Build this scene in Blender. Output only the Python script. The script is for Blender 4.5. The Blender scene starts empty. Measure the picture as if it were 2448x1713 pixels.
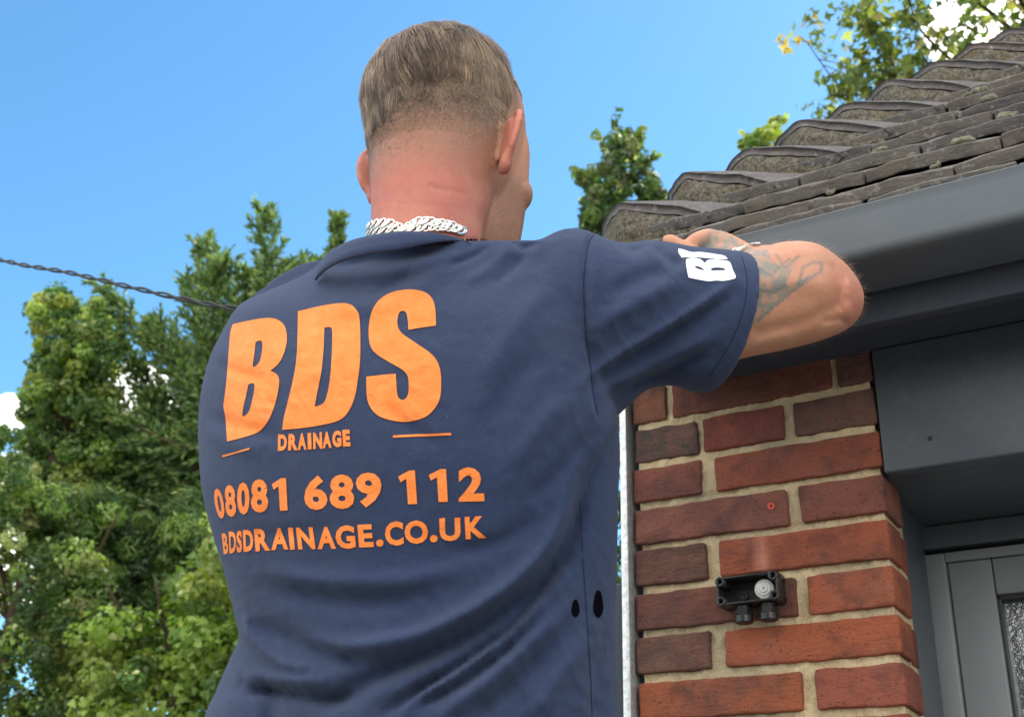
import bpy, bmesh, math, random
import numpy as np
from mathutils import Vector, Matrix, noise
from mathutils.bvhtree import BVHTree
random.seed(7); rng = np.random.default_rng(7)
sc = bpy.context.scene; C = sc.collection
# ------------------------------------------------------------ camera
ZC = 1.60                                                # camera height above the ground
F = 2940.5                                               # focal length in photo pixels (photo 2448 x 1713)
R = np.array([[0.86243261, 0.50561991, 0.02363261], [-0.19227208, 0.37043173, -0.90874186], [-0.46823225, 0.77918473, 0.416689]])
CAM = np.array([0, 0, ZC])
S = 1.0662                                               # my survey grid (2296 wide) -> photo pixels
cd = bpy.data.cameras.new('camera'); cam = bpy.data.objects.new('camera', cd); C.objects.link(cam); sc.camera = cam
cd.sensor_width = 36; cd.lens = F / 2448 * 36; cd.clip_start = .05; cd.clip_end = 2000
cam.matrix_world = Matrix(((R[0][0], -R[1][0], -R[2][0], 0), (R[0][1], -R[1][1], -R[2][1], 0), (R[0][2], -R[1][2], -R[2][2], ZC), (0, 0, 0, 1)))
cd.dof.use_dof = True; cd.dof.focus_distance = 1.25; cd.dof.aperture_fstop = 13
def at(x, y, d):
    return CAM + R.T @ (np.array([(x * S - 1224) / F, (y * S - 856.5) / F, 1.0]) * d)
def atY(x, y, Y):
    v = R.T @ np.array([(x * S - 1224) / F, (y * S - 856.5) / F, 1.0]); return CAM + v / v[1] * Y
def pix(P):
    q = (np.asarray(P) - CAM) @ R.T
    return np.stack([(1224 + F * q[..., 0] / q[..., 2]) / S, (856.5 + F * q[..., 1] / q[..., 2]) / S, q[..., 2]], -1)
# ------------------------------------------------------------ world, sun, exposure
SUN_EL, SUN_AZ = math.radians(48), math.radians(24)      # azimuth from +Y towards +X
sdir = np.array([math.sin(SUN_AZ) * math.cos(SUN_EL), math.cos(SUN_AZ) * math.cos(SUN_EL), math.sin(SUN_EL)])
W = bpy.data.worlds.new('World'); sc.world = W; W.use_nodes = True
nt = W.node_tree; N = nt.nodes; L = nt.links
bg = N['Background']; bg.inputs[1].default_value = .15
sky = N.new('ShaderNodeTexSky'); sky.sky_type = 'NISHITA'; sky.sun_disc = False
sky.sun_elevation = SUN_EL; sky.sun_rotation = SUN_AZ; sky.air_density = 1.0; sky.dust_density = .3; sky.ozone_density = 2.5; sky.altitude = 0
tc = N.new('ShaderNodeTexCoord')
def wdot(v, lo, hi):
    v = np.array(v) / np.linalg.norm(v)
    d = N.new('ShaderNodeVectorMath'); d.operation = 'DOT_PRODUCT'; L.new(tc.outputs['Generated'], d.inputs[0]); d.inputs[1].default_value = tuple(v)
    m = N.new('ShaderNodeMapRange'); m.inputs[1].default_value = lo; m.inputs[2].default_value = hi; m.interpolation_type = 'SMOOTHSTEP'
    L.new(d.outputs['Value'], m.inputs[0]); return m.outputs[0]
def wmath(op, a, b):
    m = N.new('ShaderNodeMath'); m.operation = op; m.use_clamp = op in ('ADD', 'MULTIPLY')
    for i, q in enumerate((a, b)):
        if isinstance(q, (int, float)): m.inputs[i].default_value = q
        else: L.new(q, m.inputs[i])
    return m.outputs[0]
def cs(a): return math.cos(math.radians(a))
nz = N.new('ShaderNodeTexNoise'); nz.inputs['Scale'].default_value = 2.2; nz.inputs['Detail'].default_value = 7; nz.inputs['Roughness'].default_value = .58
L.new(tc.outputs['Generated'], nz.inputs['Vector'])
n2 = N.new('ShaderNodeTexNoise'); n2.inputs['Scale'].default_value = 16; n2.inputs['Detail'].default_value = 6; L.new(tc.outputs['Generated'], n2.inputs['Vector'])
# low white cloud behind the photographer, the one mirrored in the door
# bright cumulus added to the unseen sky behind the photographer for soft fill light
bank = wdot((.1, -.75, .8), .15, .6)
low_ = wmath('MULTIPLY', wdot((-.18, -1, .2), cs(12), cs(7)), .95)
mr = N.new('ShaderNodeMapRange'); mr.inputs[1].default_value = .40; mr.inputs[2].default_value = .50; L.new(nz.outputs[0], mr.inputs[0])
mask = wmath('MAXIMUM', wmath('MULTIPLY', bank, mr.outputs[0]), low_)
for px, rad in (((15, 925), .8), ((300, 915), 2.1), ((330, 1110), 2.6), ((210, 1060), 1.8), ((60, 1200), 3.5), ((2220, 80), 2.6), ((2420, -60), 4)):
    v = at(px[0], px[1], 1) - CAM
    s = wdot(v, cs(rad * 1.35), cs(rad * .35))
    t = wmath('ADD', s, wmath('MULTIPLY', wmath('SUBTRACT', n2.outputs[0], .5), 2.2))
    m2 = N.new('ShaderNodeMapRange'); m2.inputs[1].default_value = .48; m2.inputs[2].default_value = .62; L.new(t, m2.inputs[0])
    mask = wmath('MAXIMUM', mask, wmath('MULTIPLY', m2.outputs[0], s if False else wdot(v, cs(rad * 1.8), cs(rad * 1.3))))
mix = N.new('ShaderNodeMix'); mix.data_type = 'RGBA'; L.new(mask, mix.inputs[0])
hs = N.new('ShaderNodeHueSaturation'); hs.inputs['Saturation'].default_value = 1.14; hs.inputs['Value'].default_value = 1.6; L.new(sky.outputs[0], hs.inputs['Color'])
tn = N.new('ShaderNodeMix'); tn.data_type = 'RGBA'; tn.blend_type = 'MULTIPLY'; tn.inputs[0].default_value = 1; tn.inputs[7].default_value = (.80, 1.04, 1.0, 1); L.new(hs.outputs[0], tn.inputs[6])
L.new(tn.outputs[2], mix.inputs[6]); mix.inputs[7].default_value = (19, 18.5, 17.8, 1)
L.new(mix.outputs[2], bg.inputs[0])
sl = bpy.data.lights.new('sun', 'SUN'); sl.energy = 5.0; sl.angle = math.radians(.53); sl.color = (1, .95, .86)
so = bpy.data.objects.new('sun', sl); C.objects.link(so); so.rotation_euler = Vector(sdir).to_track_quat('Z', 'Y').to_euler(); so.location = (0, 0, 20)
sc.view_settings.view_transform = 'Standard'; sc.view_settings.look = 'None'; sc.view_settings.exposure = 0.14; sc.view_settings.gamma = 1
sc.cycles.max_bounces = 6; sc.cycles.transparent_max_bounces = 8; sc.cycles.sample_clamp_indirect = 6
# ------------------------------------------------------------ helpers
def tag(o, label=None, cat=None, group=None, kind=None):
    for k, v in (('label', label), ('category', cat), ('group', group), ('kind', kind)):
        if v: o[k] = v
    return o
def empty(name, loc, label, cat, group=None):
    o = bpy.data.objects.new(name, None); C.objects.link(o); o.location = tuple(loc); o.empty_display_size = .05
    return tag(o, label, cat, group)
def link(name, me, mat=None, parent=None, smooth=True):
    o = bpy.data.objects.new(name, me); C.objects.link(o)
    if mat is not None and not me.materials: me.materials.append(mat)
    if smooth: me.shade_smooth()
    if parent is not None:
        o.parent = parent; o.matrix_parent_inverse = Matrix.Translation(-parent.location) if parent.type == 'EMPTY' else Matrix()
    return o
def mesh(V, Fs, name='mesh'):
    me = bpy.data.meshes.new(name); me.from_pydata([tuple(v) for v in V], [], [tuple(f) for f in Fs]); me.validate(); return me
def quadmesh(V, nper, name, colors=None):
    """V (n*nper,3) -> n separate faces, fast"""
    V = np.asarray(V, np.float32).reshape(-1, 3); n = len(V) // nper
    me = bpy.data.meshes.new(name); me.vertices.add(len(V)); me.vertices.foreach_set('co', V.ravel())
    me.loops.add(len(V)); me.loops.foreach_set('vertex_index', np.arange(len(V), dtype=np.int32))
    me.polygons.add(n); me.polygons.foreach_set('loop_start', np.arange(0, len(V), nper, dtype=np.int32)); me.polygons.foreach_set('loop_total', np.full(n, nper, dtype=np.int32))
    me.update(calc_edges=True)
    if colors is not None:
        a = me.color_attributes.new('col', 'FLOAT_COLOR', 'POINT'); cc = np.ones((len(V), 4), np.float32); cc[:, :3] = np.repeat(colors, nper, 0); a.data.foreach_set('color', cc.ravel())
    return me
class MB:
    def __init__(s): s.V = []; s.F = []; s.c = []
    def add(s, V, Fs, col=None):
        b = len(s.V); s.V += [tuple(v) for v in V]; s.F += [tuple(i + b for i in f) for f in Fs]; s.c += [col if col is not None else (1, 1, 1)] * len(V)
    def box(s, x0, x1, y0, y1, z0, z1, r=.002, n=(1, 1, 1), jit=0, col=None, M=None, seed=0):
        V, Fs = rbox(x1 - x0, y1 - y0, z1 - z0, r, n, jit, seed)
        V = V + np.array([(x0 + x1) / 2, (y0 + y1) / 2, (z0 + z1) / 2])
        if M is not None: V = np.array([tuple(M @ Vector(v)) for v in V])
        s.add(V, Fs, col)
    def build(s, name, mat, parent=None, smooth=True, auto=None):
        me = mesh(s.V, s.F, name)
        if any(c != (1, 1, 1) for c in s.c[:1] + s.c[-1:]) or len(set(s.c)) > 1:
            a = me.color_attributes.new('col', 'FLOAT_COLOR', 'POINT'); cc = np.ones((len(s.V), 4), np.float32); cc[:, :3] = s.c; a.data.foreach_set('color', cc.ravel())
        return link(name, me, mat, parent, smooth)
def rbox(lx, ly, lz, r, n=(1, 1, 1), jit=0, seed=0):
    """rounded box centred at the origin; n inner divisions per axis; jit = noise amplitude"""
    h = np.array([lx, ly, lz]) / 2; r = min(r, h.min() * .98); inn = h - r
    def ax(i):
        m = np.linspace(-inn[i], inn[i], n[i] + 1); return np.concatenate([[-h[i], -inn[i] - r * .4], m, [inn[i] + r * .4, h[i]]])
    A = [ax(0), ax(1), ax(2)]; V = []; Fs = []; idx = {}
    def vid(p):
        k = tuple(np.round(p, 6))
        if k not in idx: idx[k] = len(V); V.append(p)
        return idx[k]
    for a in range(3):
        b, c = (a + 1) % 3, (a + 2) % 3
        for sgn in (-1, 1):
            for i in range(len(A[b]) - 1):
                for j in range(len(A[c]) - 1):
                    q = []
                    for (u, v) in ((i, j), (i + 1, j), (i + 1, j + 1), (i, j + 1)):
                        p = [0, 0, 0]; p[a] = sgn * h[a]; p[b] = A[b][u]; p[c] = A[c][v]; q.append(vid(p))
                    Fs.append(q if sgn > 0 else q[::-1])
    V = np.array(V); cl = np.clip(V, -inn, inn); d = V - cl; ln = np.linalg.norm(d, axis=1, keepdims=True); ln[ln == 0] = 1
    m = np.abs(d).max(1, keepdims=True)
    V = cl + d / ln * np.minimum(m, r)
    if jit:
        off = Vector((seed * 7.13, seed * 3.7, seed * 1.9))
        V = V + np.array([tuple(noise.noise_vector(Vector(v) * 45 + off) * jit + noise.noise_vector(Vector(v) * 14 + off) * jit) for v in V])
    return V, Fs
def crom(P, k):
    P = np.asarray(P, float); Q = np.concatenate([[2 * P[0] - P[1]], P, [2 * P[-1] - P[-2]]]); out = []
    for i in range(len(P) - 1):
        a, b, c, d = Q[i:i + 4]
        for t in np.linspace(0, 1, k, endpoint=False):
            out.append(.5 * ((2 * b) + (-a + c) * t + (2 * a - 5 * b + 4 * c - d) * t * t + (-a + 3 * b - 3 * c + d) * t ** 3))
    out.append(P[-1]); return np.array(out)
def loft(rings, k=4, cap=True):
    Rg = crom(np.array(rings), k) if k > 1 else np.array(rings)
    m, n = Rg.shape[:2]; V = Rg.reshape(-1, 3); Fs = []
    for i in range(m - 1):
        for j in range(n): Fs.append((i * n + j, i * n + (j + 1) % n, (i + 1) * n + (j + 1) % n, (i + 1) * n + j))
    if cap: Fs.append(tuple(range(n))[::-1]); Fs.append(tuple(range((m - 1) * n, m * n)))
    return V, Fs
def tube(P, r, n=8, k=1, cap=True, flat=None):
    P = crom(P, k) if k > 1 else np.asarray(P, float); r = np.asarray(r, float)
    if r.ndim == 0: r = np.full(len(P), float(r))
    else: r = np.interp(np.linspace(0, 1, len(P)), np.linspace(0, 1, len(r)), r)
    rings = []; up = None
    for i in range(len(P)):
        t = P[min(i + 1, len(P) - 1)] - P[max(i - 1, 0)]; t = t / (np.linalg.norm(t) + 1e-12)
        if up is None: up = np.cross(t, [0, 0, 1]) if abs(t[2]) < .9 else np.cross(t, [1, 0, 0])
        up = up - t * (up @ t); up /= np.linalg.norm(up); s = np.cross(t, up)
        th = np.linspace(0, 2 * math.pi, n, endpoint=False)
        rings.append(P[i] + (np.outer(np.cos(th), up) + np.outer(np.sin(th), s)) * r[i])
    return loft(rings, 1, cap)
def ball(c, rad, M=None, n=16):
    bm = bmesh.new(); bmesh.ops.create_uvsphere(bm, u_segments=n, v_segments=n // 2 + 2, radius=1)
    V = np.array([v.co[:] for v in bm.verts]) * np.array(rad); Fs = [tuple(v.index for v in f.verts) for f in bm.faces]; bm.free()
    if M is not None: V = V @ np.array(M).T
    return V + np.array(c), Fs
def fuse(mb, vox, smooth=3, fac=.5):
    """one continuous surface from overlapping closed lofts"""
    me = mesh(mb.V, mb.F, 'raw'); bm = bmesh.new(); bm.from_mesh(me); bmesh.ops.recalc_face_normals(bm, faces=bm.faces); bm.to_mesh(me); bm.free()
    o = bpy.data.objects.new('raw', me); C.objects.link(o)
    m = o.modifiers.new('r', 'REMESH'); m.mode = 'VOXEL'; m.voxel_size = vox
    if smooth: s = o.modifiers.new('s', 'SMOOTH'); s.iterations = smooth; s.factor = fac
    dg = bpy.context.evaluated_depsgraph_get(); out = bpy.data.meshes.new_from_object(o.evaluated_get(dg)); bpy.data.objects.remove(o); return out
def verts(me):
    a = np.empty(len(me.vertices) * 3, np.float32); me.vertices.foreach_get('co', a); return a.reshape(-1, 3).astype(float)
def norms(me):
    a = np.empty(len(me.vertices) * 3, np.float32); me.vertices.foreach_get('normal', a); return a.reshape(-1, 3).astype(float)
def setv(me, V): me.vertices.foreach_set('co', V.astype(np.float32).ravel()); me.update()
def fattr(me, name, v):
    a = me.attributes.new(name, 'FLOAT', 'POINT'); a.data.foreach_set('value', np.asarray(v, np.float32))
def pdist(XY, poly):
    """distance (grid px) of points to an open polyline, and signed side"""
    poly = np.asarray(poly, float); best = np.full(len(XY), 1e9)
    for a, b in zip(poly[:-1], poly[1:]):
        ab = b - a; t = np.clip(((XY - a) @ ab) / (ab @ ab), 0, 1); d = XY - (a + t[:, None] * ab)
        best = np.minimum(best, np.hypot(d[:, 0], d[:, 1]))
    return best
def inpoly(XY, poly):
    poly = np.asarray(poly, float); x, y = XY[:, 0], XY[:, 1]; ins = np.zeros(len(XY), bool); n = len(poly)
    for i in range(n):
        a, b = poly[i], poly[(i + 1) % n]
        c = ((a[1] > y) != (b[1] > y)) & (x < (b[0] - a[0]) * (y - a[1]) / (b[1] - a[1] + 1e-12) + a[0]); ins ^= c
    return ins
# ------------------------------------------------------------ materials
class Mat:
    def __init__(s, name, col=(.5, .5, .5), rough=.6, spec=.5, metal=0):
        s.m = bpy.data.materials.new(name); s.m.use_nodes = True; s.nt = s.m.node_tree; s.b = s.nt.nodes['Principled BSDF']
        s.b.inputs['Base Color'].default_value = (*col, 1); s.b.inputs['Roughness'].default_value = rough
        s.b.inputs['Specular IOR Level'].default_value = spec; s.b.inputs['Metallic'].default_value = metal; s.col = None; s.base = col; s._bump = None
    def n(s, t, **k):
        q = s.nt.nodes.new(t)
        for a, v in k.items(): setattr(q, a, v)
        return q
    def l(s, a, b): s.nt.links.new(a, b)
    def coord(s):
        q = s.n('ShaderNodeTexCoord'); return q.outputs['Object']
    def noise(s, scale, detail=4, rough=.55, stretch=None):
        q = s.n('ShaderNodeTexNoise'); q.inputs['Scale'].default_value = scale; q.inputs['Detail'].default_value = detail; q.inputs['Roughness'].default_value = rough
        v = s.coord()
        if stretch: mp = s.n('ShaderNodeMapping'); mp.inputs['Scale'].default_value = stretch; s.l(v, mp.inputs[0]); v = mp.outputs[0]
        s.l(v, q.inputs['Vector']); return q.outputs['Fac']
    def attr(s, name, vec=False):
        q = s.n('ShaderNodeAttribute', attribute_name=name); return q.outputs['Color' if vec else 'Fac']
    def rng(s, v, a, b, c=0, d=1, smooth=False):
        q = s.n('ShaderNodeMapRange'); q.inputs[1].default_value = a; q.inputs[2].default_value = b; q.inputs[3].default_value = c; q.inputs[4].default_value = d
        if smooth: q.interpolation_type = 'SMOOTHSTEP'
        s.l(v, q.inputs[0]); return q.outputs[0]
    def math(s, op, a, b):
        q = s.n('ShaderNodeMath', operation=op)
        for i, v in enumerate((a, b)):
            if isinstance(v, (int, float)): q.inputs[i].default_value = v
            else: s.l(v, q.inputs[i])
        return q.outputs[0]
    def mix(s, fac, b, a=None, blend='MIX'):
        q = s.n('ShaderNodeMix', data_type='RGBA', blend_type=blend); q.clamp_result = False
        if isinstance(fac, (int, float)): q.inputs[0].default_value = fac
        else: s.l(fac, q.inputs[0])
        a = a if a is not None else (s.col if s.col is not None else s.base)
        for i, v in ((6, a), (7, b)):
            if isinstance(v, tuple): q.inputs[i].default_value = (*v[:3], 1)
            else: s.l(v, q.inputs[i])
        s.col = q.outputs[2]; s.l(s.col, s.b.inputs['Base Color']); return s
    def bump(s, h, strength, dist=.002):
        q = s.n('ShaderNodeBump'); q.inputs['Strength'].default_value = strength; q.inputs['Distance'].default_value = dist; s.l(h, q.inputs['Height'])
        if s._bump is not None: s.l(s._bump, q.inputs['Normal'])
        s._bump = q.outputs[0]; s.l(s._bump, s.b.inputs['Normal']); return s
    def translucent(s, fac, tint=(1, 1, .5)):
        t = s.n('ShaderNodeBsdfTranslucent'); m = s.n('ShaderNodeMixShader'); m.inputs[0].default_value = fac
        g = s.n('ShaderNodeMix', data_type='RGBA', blend_type='MULTIPLY'); g.inputs[0].default_value = 1; g.inputs[7].default_value = (*tint, 1)
        if s.col is not None: s.l(s.col, g.inputs[6])
        else: g.inputs[6].default_value = (*s.base, 1)
        s.l(g.outputs[2], t.inputs[0]); s.l(s.b.outputs[0], m.inputs[1]); s.l(t.outputs[0], m.inputs[2]); s.l(m.outputs[0], s.nt.nodes['Material Output'].inputs[0]); return s

M = {}
m = Mat('brick', (.3, .1, .06), .85, .25); m.col = m.attr('col', True)
m.mix(m.rng(m.noise(60, 6, .7), .35, .75, 0, .45), (.36, .12, .075)); m.mix(m.rng(m.noise(17, 5, .65), .5, .72, 0, .5), (.3, .13, .1)); m.mix(m.rng(m.noise(22, 5, .6), .48, .7, 0, .75), (.085, .048, .045)); m.mix(m.rng(m.noise(9, 4, .6), .5, .7, 0, .5), (.12, .06, .055))
m.mix(m.rng(m.noise(260, 3, .6), .6, .7, 0, .8), (.04, .025, .025)); m.mix(m.rng(m.noise(120, 6, .85), .66, .72, 0, .7), (.5, .44, .38)); m.mix(m.rng(m.noise(35, 8, .75, (1, 1, 3)), .66, .74, 0, .45), (.5, .42, .36))
m.mix(m.attr('streak'), (.62, .26, .18))
m.bump(m.noise(240, 5, .75), 1, .0025); m.bump(m.noise(60, 5, .7, (.6, 1, 1.6)), 1, .005); M['brick'] = m.m
m = Mat('mortar', (.78, .64, .4), .95, .1); m.mix(m.rng(m.noise(300, 4, .7), .35, .7, 0, .8), (.56, .43, .26)); m.mix(m.rng(m.noise(9, 3), .45, .7, 0, .6), (.3, .26, .2)); m.mix(m.rng(m.noise(70, 6, .8), .62, .72, 0, .8), (.12, .1, .08))
m.bump(m.noise(420, 4, .7), 1, .0025); m.bump(m.noise(90, 3, .7), .8, .003); M['mortar'] = m.m
m = Mat('hip_mortar', (.29, .26, .2), .95, .1); m.mix(m.rng(m.noise(160, 6, .75), .38, .62), (.075, .068, .058)); m.mix(m.rng(m.noise(25, 3), .5, .75, 0, .6), (.2, .15, .07)); m.bump(m.noise(220, 6, .8), 1, .006); m.bump(m.noise(60, 4, .7), 1, .008); M['hip_mortar'] = m.m
m = Mat('roof_tile', (.13, .11, .1), .85, .3); m.col = m.attr('col', True)
m.mix(m.rng(m.noise(40, 6, .7), .42, .7, 0, .8), (.15, .145, .135)); m.mix(m.rng(m.noise(14, 5, .65), .56, .74, 0, .4), (.23, .21, .15)); m.mix(m.rng(m.noise(90, 5, .7), .56, .7, 0, .75), (.36, .35, .32)); m.mix(m.rng(m.noise(30, 4, .7), .6, .75, 0, .6), (.045, .04, .04))
m.bump(m.noise(180, 6, .75), .9, .002); m.bump(m.noise(30, 4, .6, (.5, 1, 2)), .7, .006); M['tile'] = m.m
m = Mat('grey_plastic', (.088, .102, .116), .55, .4); m.mix(m.rng(m.noise(12, 6, .7, (1, 1, 5)), .5, .8, 0, .5), (.13, .145, .16)); m.mix(m.rng(m.noise(26, 7, .8, (1, 1, .3)), .6, .78, 0, .5), (.07, .08, .085)); m.bump(m.noise(8, 2), .15, .01); M['plastic'] = m.m
m = Mat('grey_frame', (.07, .082, .096), .38, .5); m.mix(m.rng(m.noise(30, 7, .75), .52, .76, 0, .5), (.13, .14, .145)); m.mix(m.rng(m.noise(180, 4, .8), .7, .76, 0, .5), (.25, .26, .26)); m.bump(m.noise(600, 2), .08, .001); M['frame'] = m.m
m = Mat('door_grey', (.19, .21, .22), .4, .5); m.mix(m.rng(m.noise(30, 7, .75), .52, .78, 0, .4), (.25, .27, .275)); M['doorgrey'] = m.m  # frame grey lightened for the door alone, for the cloud light it catches
m = Mat('dark_board', (.05, .06, .082), .6, .3); m.mix(m.rng(m.noise(14, 6, .7), .5, .75, 0, .5), (.085, .08, .09)); M['dark'] = m.m
m = Mat('galvanised', (.5, .52, .52), .45, .5, .55); m.mix(m.rng(m.noise(140, 4, .7), .4, .65), (.75, .78, .78)); m.bump(m.noise(200, 3), .2, .001); M['galv'] = m.m
m = Mat('black_plastic', (.016, .017, .018), .35, .5); m.mix(m.rng(m.noise(80, 5, .7), .5, .75, 0, .5), (.05, .05, .048)); M['black'] = m.m
m = Mat('white_plastic', (.62, .64, .6), .4, .5); M['whitep'] = m.m
m = Mat('rubber_dark', (.02, .02, .022), .6, .3); M['cable'] = m.m
m = Mat('moss', (.16, .16, .11), .95, .1); m.mix(m.rng(m.noise(200, 4), .4, .7), (.27, .26, .2)); m.bump(m.noise(300, 4), 1, .004); M['moss'] = m.m
m = Mat('glass', (.07, .12, .125), .05, 1.0); m.b.inputs['IOR'].default_value = 2.3; m.b.inputs['Coat Weight'].default_value = 1; m.b.inputs['Coat Roughness'].default_value = .02; m.bump(m.noise(150, 3), .35, .002); M['glass'] = m.m
m = Mat('red_plug', (.7, .09, .06), .5); M['plug'] = m.m
# cloth
m = Mat('navy_cotton', (.022, .035, .083), .92, .18); m.b.inputs['Sheen Weight'].default_value = .16; m.b.inputs['Sheen Roughness'].default_value = .6; m.b.inputs['Sheen Tint'].default_value = (.6, .68, .85, 1)
m.mix(m.rng(m.noise(700, 2, .8), .45, .8, 0, .4), (.045, .062, .12)); m.mix(m.rng(m.noise(6, 4, .6), .42, .7, 0, .4), (.038, .048, .085)); m.mix(m.rng(m.noise(160, 4, .8), .5, .7, 0, .35), (.05, .062, .1)); m.mix(m.rng(m.noise(420, 1), .79, .81, 0, .45), (.2, .23, .3))
m.bump(m.noise(1100, 2, .9), .6, .0009); m.bump(m.noise(38, 4, .55), .35, .004); M['navy'] = m.m
m = Mat('orange_print', (.86, .22, .035), .6, .3); m.mix(m.rng(m.noise(60, 8, .75), .45, .7, 0, .5), (.95, .33, .1)); m.mix(m.rng(m.noise(500, 3, .8), .6, .75, 0, .35), (.5, .14, .03)); m.bump(m.noise(70, 8, .7), .7, .003); M['orange'] = m.m
m = Mat('white_print', (.83, .86, .86), .6, .3); m.bump(m.noise(150, 5, .7), .3, .001); M['whitepr'] = m.m
m = Mat('seam_thread', (.018, .024, .05), .95, .1); M['seam'] = m.m
m = Mat('hole_dark', (.004, .004, .006), 1, 0); M['hole'] = m.m
# skin
m = Mat('skin', (.55, .27, .16), .5, .35); m.b.inputs['Subsurface Weight'].default_value = .12; m.b.inputs['Subsurface Radius'].default_value = (.01, .004, .002); m.b.inputs['Subsurface Scale'].default_value = .4
m.mix(m.attr('red'), (.5, .165, .12)); m.mix(m.math('MULTIPLY', m.attr('red'), m.rng(m.noise(26, 5, .7), .42, .66, 0, .6)), (.4, .12, .09)); m.mix(m.rng(m.noise(45, 5, .65), .4, .7, 0, .55), (.52, .19, .12)); m.mix(m.rng(m.noise(14, 4, .6), .45, .7, 0, .4), (.66, .34, .22)); m.mix(m.rng(m.noise(330, 3, .7), .58, .7, 0, .5), (.4, .13, .08)); m.mix(m.rng(m.noise(150, 5, .8), .6, .75, 0, .35), (.75, .45, .33))
m.mix(m.math('MULTIPLY', m.attr('beard'), m.rng(m.noise(620, 3, .8), .34, .6, .25, 1)), (.2, .12, .075)); m.mix(m.math('MULTIPLY', m.attr('scalp'), m.rng(m.noise(700, 3, .8), .3, .55, .72, 1)), (.13, .088, .06))
tt = m.math('MULTIPLY', m.attr('tattoo'), m.rng(m.noise(85, 5, .62), .4, .58, .35, .9, True)); m.mix(tt, (.2, .215, .185)); m.mix(m.math('MULTIPLY', m.attr('tatline'), .75), (.13, .16, .15))
m.bump(m.noise(520, 4, .7), .6, .001); m.bump(m.noise(90, 4, .6), .2, .002); M['skin'] = m.m
m = Mat('hair', (.2, .15, .11), .42, .5); m.col = m.attr('col', True); m.l(m.col, m.b.inputs['Base Color']); M['hair'] = m.m
m = Mat('silver', (.8, .78, .72), .28, .5, .9); M['silver'] = m.m
m = Mat('trouser_cloth', (.03, .032, .036), .9, .2); m.bump(m.noise(60, 4), .4, .004); M['trouser'] = m.m
# foliage
def leafmat(name, tr=.35, tint=(1, 1, .45)):
    m = Mat(name, (.06, .1, .03), .5, .4); m.col = m.attr('col', True); m.mix(0.0, (.1, .1, .1)); m.translucent(tr, tint); return m.m
M['leaf'] = leafmat('leaf_green', .45, (1.3, 1.35, .55)); M['maple'] = leafmat('leaf_maple', .5, (1.5, 1.5, .6)); M['needle'] = leafmat('needle_green', .3, (1.2, 1.25, .6))
m = Mat('bark', (.12, .09, .065), .95, .1); m.bump(m.noise(30, 5, .7, (1, 1, .2)), 1, .02); M['bark'] = m.m
m = Mat('paving', (.17, .16, .145), .9, .2); m.mix(m.rng(m.noise(3, 6), .4, .7, 0, .6), (.12, .115, .105)); m.bump(m.noise(60, 5), .4, .004); M['paving'] = m.m
# ------------------------------------------------------------ ground
g = link('ground', mesh([(-300, -300, 0), (300, -300, 0), (300, 300, 0), (-300, 300, 0)], [(0, 1, 2, 3)]), M['paving']); g['kind'] = 'structure'
# ------------------------------------------------------------ house
YW = 1.507; XCOR = -.353; ZS = ZC + .70                   # wall plane, pier corner, soffit level
COUR = .0591; Z0 = ZC + .2434                             # brick course, underside of course 0
house = empty('house', (.6, 1.6, 0), 'red brick bungalow with anthracite eaves, grey door and a hipped plain tile roof', 'house')
ph = lambda x, y, Y=YW: atY(x / S, y / S, Y)
XL = ph(1521, 1400)[0]
bw = MB(); rb = random.Random(3)
pal = [(.25, .065, .045), (.2, .055, .042), (.15, .06, .052), (.27, .078, .045), (.18, .05, .042), (.12, .062, .056), (.22, .06, .042)]
perps = {7: [(1985.7, 1999, 895), (1592, 1607, 982)], 6: [(1872, 1897, 999), (1666.7, 1679, 1034)], 5: [(1676.6, 1706.5, 1136)], 4: [(1881, 1911, 1198)],
         3: [(1686.6, 1717.7, 1337)], 2: [(1901, 1929.6, 1420)], 1: [(1697.8, 1731.4, 1549)], 0: [(1914.7, 1949.6, 1644)]}
bc = {(7, 0): (.16, .07, .05), (7, 1): (.13, .045, .038), (7, 2): (.07, .045, .045), (6, 0): (.05, .048, .052), (6, 1): (.16, .042, .036), (6, 2): (.085, .055, .055), (5, 0): (.17, .06, .052), (5, 1): (.21, .062, .042), (4, 0): (.17, .068, .06), (4, 1): (.17, .062, .052), (3, 0): (.085, .05, .044), (3, 1): (.27, .072, .042), (2, 0): (.12, .052, .044), (2, 1): (.3, .085, .05), (1, 0): (.1, .062, .052), (1, 1): (.3, .08, .042), (0, 0): (.26, .075, .04), (0, 1): (.24, .07, .052), (-1, 0): (.2, .06, .042)}
nb = 0
def brick(x0, x1, y0, y1, z0, z1, col, big=True):
    global nb; nb += 1
    j = rb.uniform(-.0012, .0012)
    bw.box(x0, x1, y0 + j, y1 + j, z0 + rb.uniform(-.0008, .0008), z1 + rb.uniform(-.0008, .0008), .0032, (26, 4, 8) if big else (4, 2, 2), .0017, col, seed=nb)
BH = .0485; YR = 1.592
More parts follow.
